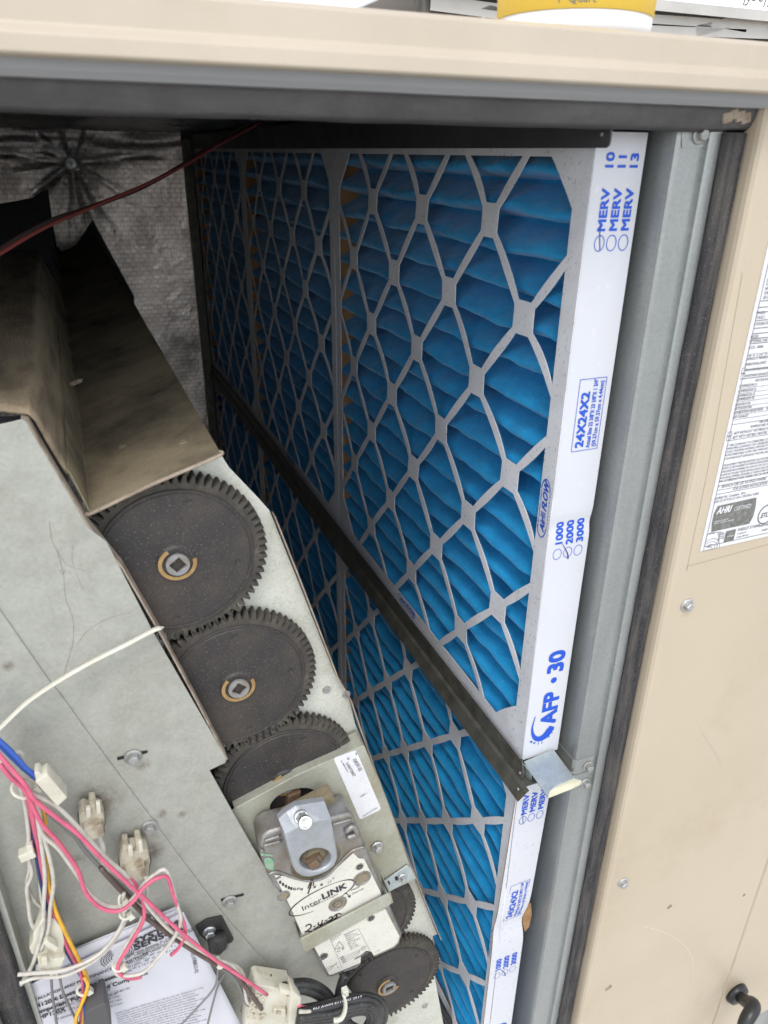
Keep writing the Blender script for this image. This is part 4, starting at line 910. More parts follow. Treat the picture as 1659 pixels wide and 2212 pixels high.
# bar code (1D) under the handwriting
for k in range(26):
    a, b_ = 624 + 4.4 * k, 1141 - 2.45 * k; x, y = L2(pr, (a, b_)); pr.rect(x, y - .0018, x + .0003 + .0003 * ((k * 7) % 3), y + .0038)
pr.build('label_print', M['black_ink'], la)
pr = ap(.0003)
# handwritten date and arrow in marker
Hn = lambda pts, w_=.0013: pr.stroke([L2(pr, p) for p in pts], w_, 5)
Hn([(578, 1118), (590, 1106), (606, 1106), (608, 1120), (592, 1136), (572, 1148)], .0016); Hn([(572, 1148), (590, 1142), (606, 1144), (614, 1140)], .0016); Hn([(620, 1118), (634, 1112)])
Hn([(650, 1092), (648, 1106), (662, 1104), (676, 1098)]); Hn([(672, 1080), (668, 1096), (662, 1116)]); Hn([(684, 1086), (700, 1078)])
Hn([(706, 1072), (720, 1062), (728, 1068), (716, 1082), (704, 1092), (722, 1088), (738, 1080)], .0017); Hn([(734, 1062), (748, 1050), (752, 1060), (738, 1076), (756, 1070), (774, 1062)], .0018); Hn([(740, 1052), (762, 1044), (778, 1048)], .0014)
Hn([(644, 752), (634, 775), (628, 796)], .0013); Hn([(618, 822), (612, 850), (604, 890), (592, 935)], .0015); Hn([(614, 852), (600, 880), (590, 905)], .0011); Hn([(614, 852), (622, 872), (620, 890)], .0011); Hn([(600, 880), (612, 872), (605, 905)], .001)
pr.build('marker_writing', mat('marker ink', (.03, .012, .012), .4), la)
pr = ap()
x0, y0 = L2(pr, (800, 1245)); 
for k, t in enumerate(('Input Power', 'CLASS 2', 'AC/DC 24 V', '50/60 Hz 7 VA', 'NEMA 2', 'IP54 -30T50°C', '90° 95 s', '180 in-lb', '35s (+75s)')):
    x, y = L2(pr, (794 + 4.2 * k, 1168 + 10 * k)); pr.text(t, .0030, x, y, sx=.8, bold=.008)
A_ = [(790, 1162), (872, 1128), (935, 1250), (852, 1292)]
for i in range(3): pr.stroke([L2(pr, A_[i]), L2(pr, A_[i + 1])], .0003, 1)
pr.stroke([L2(pr, (710, 1172)), L2(pr, (780, 1345))], .0003, 1)
tri = [(765, 1200), (792, 1232), (740, 1242), (765, 1200)]
for i in range(3): pr.stroke([L2(pr, tri[i]), L2(pr, tri[i + 1])], .0005, 1)
x, y = L2(pr, (762, 1236)); pr.text('!', .0045, x, y, bold=.02); x, y = L2(pr, (755, 1262)); pr.text('C E', .0055, x, y, bold=.01)
for k in range(4):
    pr.stroke([L2(pr, (780 + 5 * k, 1290 + 8 * k)), L2(pr, (850 + 5 * k, 1258 + 7 * k)), L2(pr, (880, 1245 + 3 * k))], .0003, 1); x, y = L2(pr, (775 + 5 * k, 1290 + 9 * k)); pr.rect(x - .0012, y - .0005, x + .0030, y + .0008)
x, y = L2(pr, (900, 1236)); pr.arc(x, y, .0028, .0028, 0, 360, .0004); pr.text('M', .0036, x - .0014, y - .0012)
x, y = L2(pr, (850, 1300)); pr.rect(x, y - .0006, x + .016, y + .0010)
x, y = L2(pr, (712, 1348)); pr.arc(x, y, .0040, .0030, 0, 360, .0004); pr.stroke([(x - .002, y), (x + .005, y + .001), (x + .009, y + .0035)], .0006, 2); x, y = L2(pr, (742, 1335)); pr.text('U', .004, x, y); x, y = L2(pr, (750, 1340)); pr.text('C', .004, x, y - .003)
for k, t in enumerate(('Mounting', 'Hardware', 'Class II')):
    x, y = L2(pr, (712 + 4 * k, 1182 + 9 * k)); pr.text(t, .0030, x, y)
x, y = L2(pr, (968, 1046)); pr.text('Torque', .0038, x, y); x, y = L2(pr, (965, 1262)); pr.text('C US', .0026, x, y)
pr.build('label_print', M['gray_ink'], l2)
# metal strap across
st = [(550, 1190), (570, 1180), (800, 1062), (1043, 934), (1052, 950), (1058, 988), (1045, 1000), (590, 1254), (578, 1256), (562, 1225)]
bevel(plate('hold_down_strap', nudge(st), YA - .0060, .0022, M['galv2'], ac), .0004)
q = [at(c4(a, b_), Y=YA - .0045) for a, b_ in ((1046, 934), (1060, 988))]; loft('strap_leg', [[q[0], q[1], q[1] + Vector((.0012, 0, 0)), q[0] + Vector((.0012, 0, 0))], [p + Vector((0, .026, 0)) for p in (q[0], q[1], q[1] + Vector((.0012, 0, 0)), q[0] + Vector((.0012, 0, 0)))]], M['galv2'], ac)
q = [at(c4(a, b_), Y=YA - .0045) for a, b_ in ((550, 1192), (576, 1254))]; loft('strap_leg', [[q[0], q[1], q[1] + Vector((-.0012, 0, 0)), q[0] + Vector((-.0012, 0, 0))], [p + Vector((0, .022, 0)) for p in (q[0], q[1], q[1] + Vector((-.0012, 0, 0)), q[0] + Vector((-.0012, 0, 0)))]], M['galv2'], ac)
# clamp
YK = .453
ck = [(462, 606), (520, 566), (590, 538), (655, 520), (720, 512), (738, 600), (756, 700), (758, 742), (742, 782), (700, 815), (650, 835), (600, 848), (560, 842), (528, 822), (508, 790)]
hole = hcir(635, 748, 88, 60, -.18, 30)
o2 = [XZ(c4(a, b_), YK) for a, b_ in ck]; h2 = [[XZ(p, YK) for p in hole]]
me = flat_data(o2, h2, .026, .0026, 4); me.transform(frame_y(YK)); b = bmesh.new(); b.from_mesh(me); bmesh.ops.recalc_face_normals(b, faces=b.faces[:]); b.to_mesh(me); b.free()
clamp = link('shaft_clamp', me, M['clamp'], ac)
Fp = [at(c4(a, b_), Y=YK + .0004) for a, b_ in ck[:5]]
Bp = [at(c4(a, b_), Y=YK + .0130) for a, b_ in ((425, 520), (470, 478), (522, 446), (610, 430), (684, 420))]
Cp = [p + Vector((0, .006, 0)) for p in Bp]; Dp = [Vector((p.x, YK + .0205, p.z)) for p in Fp]
rings = [[Fp[i], Bp[i], Cp[i], Dp[i]] for i in range(5)]
bevel(loft('clamp_shoulder', rings, M['clamp'], clamp), .0008, 3)
np_ = at(c4(556, 512), Y=YK + .003); axn = (Vector((0, -1, .55))).normalized()
v, f = joinv([lathe_v([(.0064, 0), (.0064, .003), (.0058, .004)], np_ - axn * .004, axn, 24), lathe_v([(.0056, .0), (.0056, .0100), (.0050, .0108)], np_, axn, 6), lathe_v([(.0062, .0108), (.0064, .0125), (.0058, .0150), (.0042, .0152), (.0040, .0125), (.0008, .0120)], np_, axn, 24)])
bevel(mesh('clamp_nut', v, f, M['chrome'], clamp), .0004)
# shaft well and square shaft end
wc = at(c4(635, 748), Y=YK + .009)
v, f = lathe_v([(.024, 0), (.022, -.001), (.002, -.0012)], wc, (0, -1, 0), 30); mesh('bore_dust', v, f, M['dustmetal'], ac, smooth=True)
sc = at(c4(626, 768), Y=YK + .003)
v, f = obox_v(sc + Vector((0, .008, 0)), Vector((.0042, 0, .0020)), Vector((0, .010, 0)), Vector((-.0020, 0, .0042))); bevel(mesh('square_shaft', v, f, M['copper'], ac), .0006)
v, f = obox_v(at(c4(622, 738), Y=YK + .008), Vector((.0070, 0, .0012)), Vector((0, .004, 0)), Vector((-.0012, 0, .0040))); bevel(mesh('shaft_key', v, f, M['copper'], ac), .0006)
v, f = obox_v(at(c4(590, 440), Y=YA + .014), E2 * .025, Vector((0, .008, 0)), E1 * .0065); mesh_o = bevel(mesh('rear_clamp', v, f, M['dustmetal'], ac), .003, 3)
# green inspection mark
gm = [(328, 705), (345, 712), (392, 716), (398, 726), (350, 722), (330, 726)]; plate('paint_mark', nudge(gm), YA - .0006, .0004, M['green'], ac)
gm = [(348, 742), (372, 732), (398, 745), (402, 775), (398, 806), (376, 800), (356, 790)]; plate('paint_mark', nudge(gm), YA - .0006, .0004, M['green'], ac)

# ================================================================ WIRING
def wpath(pts, Y, cr=c3, jit=0): 
    n = len(pts); out = []
    for i, p in enumerate(pts):
        y = Y(i / (n - 1)) if callable(Y) else Y
        out.append(at(cr(*p), Y=y))
    return out
wh = thing('wiring_harness', 'bundle of pink, white, yellow, brown and blue wires strung across the grey cover', 'wires', tuple(at(c3(145, 350), Y=.47)))
RW = .00165
def wire(m, pts, Y, r=RW, cr=c3, name='wire', par=None): return tube(name, wpath(pts, Y, cr), r, M[m], par or wh, 8, 6)
wire('w_blue', [(-40, 40), (0, 85), (60, 140), (130, 225), (215, 300)], .462); wire('w_blue', [(-40, 70), (10, 120), (75, 185), (140, 245), (205, 300)], .465); wire('w_blue', [(-40, 55), (20, 105), (90, 175), (150, 240), (222, 292)], .460)
wire('w_white', [(-30, 60), (40, 140), (110, 150), (128, 190), (125, 240)], .475)
wire('w_pink', [(-40, 120), (20, 190), (80, 260), (140, 330), (195, 415), (300, 500), (430, 600), (560, 735), (700, 868), (830, 985), (960, 1108), (1080, 1208), (1200, 1305), (1330, 1390), (1485, 1497)], lambda t: .458 - .01 * math.sin(t * 3.14))
wire('w_white', [(-40, 170), (40, 230), (110, 320), (175, 372), (250, 410), (330, 460), (430, 560), (520, 660), (600, 745), (720, 850), (790, 960), (860, 1050), (960, 1150), (1090, 1235), (1200, 1298), (1290, 1335), (1350, 1420), (1372, 1530), (1400, 1555)], lambda t: .463 - .008 * math.sin(t * 3.14))
wire('w_grey', [(-30, 150), (60, 240), (130, 330), (230, 450), (400, 600), (470, 690), (560, 790), (640, 860), (740, 945), (830, 1020), (880, 1090), (960, 1165)], lambda t: .468 - .004 * t)
wire('w_brown', [(560, 790), (640, 880), (740, 985), (830, 1080), (920, 1145), (1050, 1235), (1190, 1320), (1300, 1375), (1385, 1480), (1455, 1575)], lambda t: .462 - .004 * t, .0022)
wire('w_grey', [(1100, 1260), (1200, 1320), (1300, 1400), (1340, 1470), (1370, 1545), (1410, 1558)], .466)
wire('w_white', [(100, 300), (130, 400), (148, 500), (160, 620), (152, 710), (178, 820), (150, 900), (160, 1000), (172, 1090), (212, 1162)], lambda t: .470 + .005 * t)
wire('w_white', [(110, 310), (160, 420), (178, 520), (160, 700), (165, 800), (150, 880), (188, 970), (235, 1015), (260, 1080)], lambda t: .474 + .005 * t)
wire('w_white', [(120, 330), (190, 430), (215, 560), (238, 720), (250, 850), (242, 1000), (238, 1130), (208, 1245), (175, 1340), (118, 1440)], lambda t: .462 + .004 * t)
wire('w_white', [(130, 340), (205, 440), (240, 600), (282, 760), (298, 880), (280, 1010), (268, 1140), (225, 1250)], lambda t: .460 + .006 * t)
wire('w_pink', [(20, 240), (100, 310), (150, 380), (180, 480), (205, 620), (235, 800), (275, 980), (325, 1120), (380, 1245), (440, 1360), (462, 1440), (455, 1540), (448, 1680)], lambda t: .468 + .002 * t)
wire('w_pink', [(0, 215), (60, 290), (130, 350), (170, 420), (232, 545), (330, 655), (430, 800), (478, 930), (560, 1012), (660, 1030), (740, 978), (800, 900), (870, 850), (930, 845), (962, 935), (1000, 1040), (1030, 1130), (1020, 1190), (990, 1240), (952, 1275)], lambda t: .460 - .012 * math.sin(t * 3.14))
wire('w_white', [(90, 300), (150, 380), (200, 470), (235, 600), (330, 690), (430, 830), (510, 940), (600, 1000), (680, 1000), (740, 960), (800, 880), (870, 820), (915, 800), (945, 850), (980, 980), (1005, 1065), (990, 1135), (945, 1210), (850, 1325), (790, 1375), (720, 1390), (655, 1385), (640, 1355), (655, 1310), (720, 1190), (770, 1110), (806, 1020), (818, 940), (812, 840)], lambda t: .464 - .012 * math.sin(t * 3.14))
wire('w_pink', [(788, 1396), (730, 1406), (672, 1385), (655, 1345), (672, 1300), (740, 1190), (800, 1070), (790, 960), (750, 880), (715, 845)], .455)
wire('w_white', [(1240, 1310), (1330, 1350), (1370, 1440), (1390, 1560)], .470, .0018)
wire('w_white', [(690, 930), (680, 1000), (690, 1075), (640, 1170), (560, 1262), (460, 1322), (340, 1362), (200, 1375), (98, 1384)], .458)
wire('w_white', [(705, 960), (702, 1010), (700, 1072), (655, 1165), (580, 1262), (480, 1335), (350, 1392), (200, 1402), (110, 1432)], .461)
wire('w_yellow', [(150, 350), (200, 410), (240, 480), (262, 640), (265, 830), (300, 1000), (340, 1100), (395, 1215), (450, 1325), (487, 1420), (475, 1520), (455, 1700)], lambda t: .466 + .002 * t)
wire('w_yellow', [(470, 1400), (488, 1450), (450, 1560), (425, 1620), (420, 1700)], .462)
wire('w_navy', [(160, 500), (190, 640), (220, 830), (262, 1010), (310, 1130), (390, 1290), (470, 1430), (478, 1560), (475, 1700)], lambda t: .474 - .006 * t)
wire('w_blue', [(470, 1550), (476, 1620), (480, 1700)], .465)
wire('w_white', [(545, 600), (560, 640), (575, 690), (560, 735), (600, 800), (680, 880), (700, 940)], .478, .002)
wire('w_white', [(800, 820), (815, 880), (812, 960)], .472, .002)
wire('w_white', [(60, 250), (120, 330), (165, 430), (190, 560), (200, 700), (222, 830), (232, 960), (262, 1060), (300, 1110)], lambda t: .472 + .004 * t)
wire('w_pink', [(-20, 180), (50, 270), (120, 345), (168, 470), (196, 600), (228, 720)], .471)
wire('w_grey', [(250, 700), (262, 830), (300, 960), (345, 1090)], .473, .0014)
dw = .0011
wire('w_grey', [(284, 1400), (292, 1500), (305, 1590), (322, 1700)], .470, dw); wire('w_grey', [(330, 1385), (350, 1480), (395, 1580), (445, 1680)], .468, dw)
sn = thing('probe_bracket', 'black bolted sensor bracket with rubber boot and two thin grey leads', 'sensor', tuple(at(c3(1190, 1150), Y=.49)))
wire('w_grey', [(1218, 1270), (1213, 1350), (1195, 1450), (1110, 1555), (1000, 1670)], lambda t: .476 - .02 * t, dw, par=sn, name='lead'); wire('w_grey', [(1258, 1365), (1215, 1440), (1185, 1540), (1150, 1680)], lambda t: .480 - .02 * t, dw, par=sn, name='lead')
bk = [c3(*p) for p in ((1090, 1122), (1150, 1082), (1235, 1063), (1300, 1188), (1290, 1205), (1262, 1218), (1245, 1200), (1165, 1215), (1110, 1165))]
bevel(plate('bracket', bk, YC - .0042, .0024, M['rubber'], sn), .0006); bolt('bolt', at(c3(1162, 1142), Y=YC - .0044), (0, -1, 0), M['zinc'], sn, .0050, .0064)
b0_ = at(c3(1203, 1165), Y=YC - .010); b1_ = at(c3(1216, 1268), Y=YC - .016)
tube('rubber_boot', [b0_, b0_.lerp(b1_, .3), b0_.lerp(b1_, .62), b0_.lerp(b1_, .8), b1_], lambda t: .0088 if t < .55 else .0088 - (t - .55) * .014, M['rubber'], sn, 14, 6)
v, f = lathe_v([(.0036, 0), (.0036, .003)], at(c3(1250, 1222), Y=YC - .004), (0, -1, 0), 12); mesh('grommet', v, f, M['hub'], sn)

def tie_ring(c, p, Y, r, par, name='cable_tie', tail=None, e=(1, .5)):
    q = at(c(*p), Y=Y); pts = []
    for i in range(11): a = 2 * math.pi * i / 10; pts.append(q + Vector((math.cos(a) * r * e[0], math.sin(a) * r * .8, math.sin(a) * r * e[1] - math.cos(a) * r * .35)))
    parts = [tube_v(pts, .0011, 6, 3, .6)]
    h = q + Vector((r * e[0] * .9, -.002, -.001)); parts.append(obox_v(h, Vector((.0022, 0, .001)), Vector((0, .0022, 0)), Vector((-.001, 0, .0028))))
    v, f = joinv(parts); return mesh(name, v, f, M['tie'], par, fix=True)
tie_ring(c3, (140, 350), .464, .0085, wh, e=(1, .35)); tie_ring(c3, (684, 985), .456, .0048, wh, e=(.6, 1)); tie_ring(c3, (698, 1050), .458, .0044, wh, e=(1, .3)); tie_ring(c3, (660, 1338), .457, .0046, wh, e=(1, .3)); tie_ring(c3, (465, 1470), .466, .0050, wh, e=(1, .3)); tie_ring(c3, (1215, 1318), .460, .0042, wh, e=(.5, .8))
# splice connector on the left wires
q = at(c3(152, 708), Y=.470); v, f = joinv([obox_v(q, Vector((.0055, 0, .001)), Vector((0, .004, 0)), Vector((-.0005, 0, .0038))), obox_v(q + Vector((.003, 0, .006)), Vector((.0022, 0, 0)), Vector((0, .003, 0)), Vector((0, 0, .0036)))])
bevel(mesh('splice', v, f, M['plastic'], wh), .0006)
# white plug on the blue wires
def slab(name, pts, Y, th, m, par, cr=c3, bv=.0008): return bevel(plate(name, [cr(*p) for p in pts], Y, th, M[m], par), bv)
slab('plug', [(195, 312), (262, 268), (375, 402), (320, 452)], .452, .012, 'plastic', wh); slab('plug_latch', [(262, 268), (345, 335), (340, 365), (285, 300)], .456, .008, 'plastic', wh); slab('plug_collar', [(190, 262), (212, 256), (240, 275), (200, 312)], .455, .010, 'plastic', wh)
# big white connector pair, left
cb = thing('wire_connector', 'large cream plug and socket pair hanging on white wires, left of the papers', 'connector', tuple(at(c3(265, 1240), Y=.46)), 'cream wiring connectors')
slab('socket_body', [(162, 1242), (185, 1200), (185, 1160), (235, 1068), (305, 1078), (345, 1130), (358, 1200), (350, 1290), (300, 1330), (215, 1290), (175, 1270)], .467, .016, 'plastic', cb)
slab('plug_body', [(208, 1290), (262, 1275), (300, 1300), (362, 1290), (322, 1395), (300, 1385), (290, 1400), (215, 1350)], .461, .014, 'plastic', cb)
slab('latch', [(240, 1215), (262, 1195), (325, 1235), (312, 1262)], .458, .006, 'plastic', cb); slab('latch', [(228, 1300), (262, 1290), (268, 1340), (232, 1335)], .457, .004, 'plastic', cb); slab('latch', [(215, 1110), (240, 1070), (250, 1078), (228, 1120)], .462, .006, 'plastic', cb)
# two panel-mounted plugs
for (pts, lab_) in (([(438, 505), (468, 482), (498, 492), (498, 450), (530, 446), (540, 480), (572, 490), (585, 545), (575, 570), (580, 600), (520, 625), (448, 600)], 'small dusty cream plug in the grey cover, the upper left one'),
                    ([(668, 745), (686, 684), (716, 680), (722, 704), (757, 700), (756, 660), (786, 657), (795, 690), (820, 695), (838, 760), (828, 800), (828, 830), (760, 862), (700, 835), (668, 790)], 'small dusty cream plug in the grey cover, the lower right one')):
    cx_ = sum(p[0] for p in pts) / len(pts); cy_ = sum(p[1] for p in pts) / len(pts)
    t = thing('panel_plug', lab_, 'connector', tuple(at(c3(cx_, cy_), Y=.49)), 'cream wiring connectors')
    slab('rim', [(cx_ + (p[0] - cx_) * 1.06, cy_ + (p[1] - cy_) * .98) for p in pts], .489, .006, 'rubber', t)
    slab('plug_body', pts, .476, .016, 'plastic_d', t)
    lo = max(p[1] for p in pts); slab('plug_nose', [(cx_ - 55, lo - 48), (cx_ + 50, lo - 75), (cx_ + 60, lo - 15), (cx_ - 20, lo + 18), (cx_ - 45, lo - 5)], .468, .012, 'plastic_d', t)
    slab('latch', [(cx_ - 44, cy_ - 60), (cx_ - 18, cy_ - 66), (cx_ - 14, cy_ - 12), (cx_ - 40, cy_ - 6)], .472, .004, 'plastic', t)
    slab('latch', [(cx_ + 12, cy_ - 90), (cx_ + 36, cy_ - 94), (cx_ + 42, cy_ - 32), (cx_ + 18, cy_ - 26)], .472, .004, 'plastic', t)
# multi-pin connector lower centre
mc = thing('multi_pin_connector', 'blocky cream multi-pin connector joining wires to black cables', 'connector', tuple(at(c4(400, 1560), Y=.45)), 'cream wiring connectors')
slab('housing', [(302, 1455), (325, 1445), (505, 1470), (498, 1500), (550, 1515), (545, 1600), (530, 1700), (240, 1700), (258, 1600), (295, 1490)], .462, .022, 'plastic', mc, c4)
slab('end_block', [(505, 1475), (555, 1515), (545, 1640), (515, 1690), (480, 1690), (490, 1560)], .452, .018, 'plastic', mc, c4)
slab('latch', [(405, 1578), (470, 1580), (468, 1625), (400, 1612)], .458, .006, 'plastic', mc, c4); slab('latch', [(440, 1468), (500, 1478), (492, 1502), (436, 1492)], .456, .008, 'plastic', mc, c4)
slab('keyway', [(416, 1586), (444, 1588), (442, 1612), (412, 1606)], .4572, .002, 'plastic_d', mc, c4)
for r_ in range(4):
    for k in range(2 if r_ < 3 else 3):
        q = at(c4(302 - 12 * r_ + 34 * k, 1505 + 33 * r_ + 6 * k), Y=.4612); v, f = lathe_v([(.0036, 0), (.0038, .0020), (.0030, .0022), (.0028, .0006)], q, (0, -1, 0), 14); mesh('pin_socket', v, f, M['plastic'], mc); v, f = lathe_v([(.0024, .0004), (.0020, .0008)], q, (0, -1, 0), 12); mesh('pin_hole', v, f, M['plastic_d'], mc)
# coiled black cable
ck_ = thing('coiled_cable', 'coil of black cable tied together below the damper motor', 'cable', tuple(at(c4(780, 1560), Y=.45)))
def cab(pts, Y, r=.0040): return tube('cable', wpath(pts, Y, c4), r, M['w_black'], ck_, 12, 8)
cab([(800, 1385), (778, 1440), (765, 1500), (770, 1560)], lambda t: .475 - .01 * t, .0050)
cab([(540, 1590), (620, 1580), (720, 1560), (820, 1530), (920, 1525), (985, 1555), (995, 1620), (960, 1680)], .448)
cab([(540, 1625), (640, 1610), (740, 1595), (840, 1560), (930, 1555), (968, 1590), (965, 1640), (920, 1700)], .444)
cab([(530, 1655), (640, 1640), (750, 1630), (850, 1595), (915, 1592), (935, 1630), (900, 1700)], .449)
cab([(545, 1575), (620, 1562), (720, 1540), (820, 1512), (930, 1505), (1005, 1545), (1018, 1620), (985, 1690)], .454)
cab([(538, 1605), (640, 1596), (740, 1578), (840, 1545), (925, 1540), (975, 1572), (982, 1630), (940, 1700)], .447)
cab([(532, 1642), (640, 1626), (740, 1612), (845, 1578), (925, 1574), (950, 1606), (945, 1650), (905, 1700)], .446)
cab([(430, 1455), (520, 1428), (610, 1432), (690, 1475), (740, 1540), (790, 1600), (840, 1680)], .470)
cab([(450, 1450), (520, 1440), (600, 1445), (660, 1470), (720, 1520), (760, 1580), (800, 1640), (880, 1690)], .466)
cab([(480, 1480), (560, 1472), (640, 1500), (700, 1550), (760, 1610), (800, 1680)], .462)
wire('w_black', [(383, 1388), (370, 1420), (368, 1448)], .475, .0016, c4, 'cable', ck_)
wire('w_pink', [(540, 1555), (570, 1568), (600, 1570)], .452, .002, c4, 'core_wire', ck_); wire('w_white', [(545, 1590), (575, 1590), (605, 1588)], .446, .002, c4, 'core_wire', ck_)
q = [at(c4(*p), Y=.437) for p in ((790, 1500), (800, 1540), (796, 1590), (775, 1630), (735, 1640))]; tube('cable_tie', q, .0028, M['tie'], ck_, 6, 6, .4)
v, f = obox_v(at(c4(797, 1480), Y=.442), Vector((.003, 0, 0)), Vector((0, .003, 0)), Vector((0, 0, .0045))); bevel(mesh('tie_head', v, f, M['tie'], ck_), .0005)
pr = Print(at(c4(620, 1582), Y=.4425), (at(c4(760, 1545), Y=.4425) - at(c4(620, 1582), Y=.4425)).normalized(), (0, 0, 1), (0, -1, 0), 0); pr.text('RU AWM E114082 2517', .0048, 0, 0, sx=1.1, bold=.01); pr.build('cable_print', M['label'], ck_)
# long cable tie lying over the cover
lt = tube('long_cable_tie', [at(p, Y=y) for p, y in (((-30, 1600), .470), ((0, 1572), .474), ((59, 1516), .478), ((130, 1468), .482), ((202, 1427), .485), ((270, 1393), .487), ((331, 1361), .489), ((354, 1354), .491))], lambda t: .0030 if t < .93 else .0030 - (t - .93) * .03, M['tie'], None, 6, 8, .35)
tag(lt, 'long white nylon cable tie stretched across the grey cover to the gears', 'cable tie')
# thin red-brown pair hanging under the ceiling
rw = thing('sensor_wire_pair', 'twisted dull red and brown wires strung under the dark ceiling', 'wires', tuple(at((300, 415), Y=.9)))
rp = [((-30, 565), .62), ((0, 545), .66), ((60, 508), .72), ((120, 478), .78), ((180, 456), .84), ((240, 432), .90), ((300, 408), .95), ((360, 378), 1.0), ((410, 350), 1.05), ((470, 312), 1.1), ((520, 285), 1.15), ((565, 262), 1.2)]
tube('red_wire', [at((p[0], p[1] + 3 * math.sin(i * .8)), Y=y) for i, (p, y) in enumerate(rp)], .0017, M['w_red'], rw, 8, 6); tube('brown_wire', [at((p[0] - 2, p[1] - 4 - 3 * math.sin(i * .8)), Y=y + .003) for i, (p, y) in enumerate(rp)], .0017, M['w_dark'], rw, 8, 6)
tube('red_wire', [at((p[0] + 3, p[1] - 1 + 2 * math.cos(i * 1.1)), Y=y + .005) for i, (p, y) in enumerate(rp)], .0014, M['w_dark'], rw, 8, 6)

# ================================================================ PAPERS
pa = thing('instruction_papers', 'stack of printed instruction sheets tucked in below the wires', 'papers', tuple(at(c3(650, 1400), Y=.48)))
def sheet(name, pts, ytop, ybot, m, par, nx=14, ny=16, wav=.0015, seed=0):
    """curled sheet through four photo corners TL TR BR BL"""
    TL, TR, BR, BL = [Vector(p) for p in pts]; vs = []; fs = []
    def fn(u, v):
        p = (TL.lerp(TR, u)).lerp(BL.lerp(BR, u), v); y = ytop + (ybot - ytop) * v + wav * noise.noise(Vector((u * 3 + seed, v * 3, seed)))
        return at((p.x, p.y), Y=y)
    o = grid(name, fn, nx, ny, M[m], par); md_ = o.modifiers.new('sheet', 'SOLIDIFY'); md_.thickness = .0002
    return o, fn
def cc(*p): return [c3(a, b_) for a, b_ in p]
sheet('sheet', cc((280, 1290), (975, 1008), (1330, 1720), (250, 1800)), .490, .482, 'paper', pa, seed=3)
sheet('sheet', cc((200, 1330), (985, 1022), (1350, 1720), (150, 1800)), .488, .479, 'paper', pa, seed=5)
sh, fn = sheet('sheet', cc((118, 1462), (1020, 1035), (1400, 1780), (190, 2000)), .4845, .472, 'paper', pa, nx=30, ny=30, wav=.0010, seed=8)
def pap_put(pr_v, pr_f, t, size, a, b_, **k):
    """print following the sheet: photo position -> sheet parameters found by search"""
    v, f = text_data(t, size, **k); return v, f
PV = []; PF = []
Tl, Tr, Br, Bl = [Vector(p) for p in cc((118, 1462), (1020, 1035), (1400, 1780), (190, 2000))]
def inv(px):
    u = v = .5
    for _ in range(12):
        p = (Tl.lerp(Tr, u)).lerp(Bl.lerp(Br, u), v); du = (Tr - Tl).lerp(Br - Bl, v); dv = (Bl.lerp(Br, u)) - (Tl.lerp(Tr, u)); e_ = Vector(px) - p; det = du.x * dv.y - du.y * dv.x
        u += (e_.x * dv.y - e_.y * dv.x) / det; v += (du.x * e_.y - du.y * e_.x) / det
    return u, v
def ptext(t, size, a, b_, up=None, **k):
    bd = k.pop('bold', 0); size *= .64; v, f = text_data(t, size, **k); u0, w0 = inv(c3(a, b_)); o_ = fn(u0, w0); U_ = (fn(min(u0 + .1, 1.2), w0) - o_).normalized(); V_ = (fn(u0, w0 - .05) - o_).normalized(); V_ = (V_ - U_ * V_.dot(U_)).normalized()
    if up: U_, V_ = -V_, U_
    for kk, (ex, ey) in enumerate(((-1, -1), (1, -1), (1, 1), (-1, 1)) if bd > .01 else ((0, 0),)):
        n = len(PV); PV.extend([o_ + U_ * (x + ex * bd * size) + V_ * (y + ey * bd * size) + Vector((0, -.0011 - .000004 * kk, 0)) for x, y in v]); PF.extend([tuple(i + n for i in q) for q in f])
ptext('SYSTEM', .0165, 745, 1218, bold=.035, sx=1.15, shear=.1); ptext('SENSOR', .0165, 750, 1245, bold=.035, sx=1.15, shear=.1)
for k, t in enumerate(('3825 Ohio Avenue, St. Charles, Illinois 60174', '1-800-SENSOR2, FAX: 630-377-6495', 'www.systemsensor.com')): ptext(t, .0058, 700 + 45 * k, 1285 - 8 * k, sx=1)
for k, t in enumerate(('and the LIM2 Sensor component', 'LEMP120XC, -40° to 158° F (-40° to 70° C)', 'LEMP120X, -40° to 158° F (-40° to 70° C)', '3.7 cm W x 12.7 cm D')): ptext(t, .0060, 700 - 12 * k, 1315 + 22 * k)
ptext('INSTALLATION AND MAINTENANCE INSTRUCTIONS', .0068, 150, 1545, bold=.02); ptext('DH120X Duct Smoke Detector', .0098, 165, 1580, bold=.03); ptext('Component Power Board Component', .0098, 175, 1612, bold=.03); ptext('DHP120X', .0098, 185, 1640, bold=.03)
for k in range(9): ptext(('0% to 95% Relative Humidity Non-condensing', '100 to 4000 ft/min 0.5 to 20.3 m/sec', 'Rectangular: 14.4 in L x 5.5 in W', 'Square: 7.75 in L x 9 in W x 2.5 in D', '2.5 pounds; 1.14 kg', '24 VAC 50-60 Hz', '270 µF max.', '2.0 VAC min.', '0.1 to 0.3 sec.')[k], .0056, (300 if k < 5 else 555), (1525 + 28 * k if k < 5 else 1515 + 22 * (k - 5)))
for k in range(16): ptext(('sector loop 24VAC RMS max 24VAC 60 Hz wire the detectors per code' , 'are intended for use with listed control panels only as noted here', 'operating temperature and velocity limits must not be exceeded ever', 'mount the sampling tubes and verify differential pressure readings')[k % 4], .0042, 640 + 3 * k, 1600 - 2 * k + 14 * k)
ptext('102522-02', .0075, 1070, 1290, up=True, bold=.01); ptext('LENNOX P/N', .0068, 1050, 1225, up=True, bold=.01)
mesh('printed_text', PV, PF, M['black_ink'], sh)
PV = []; PF = []
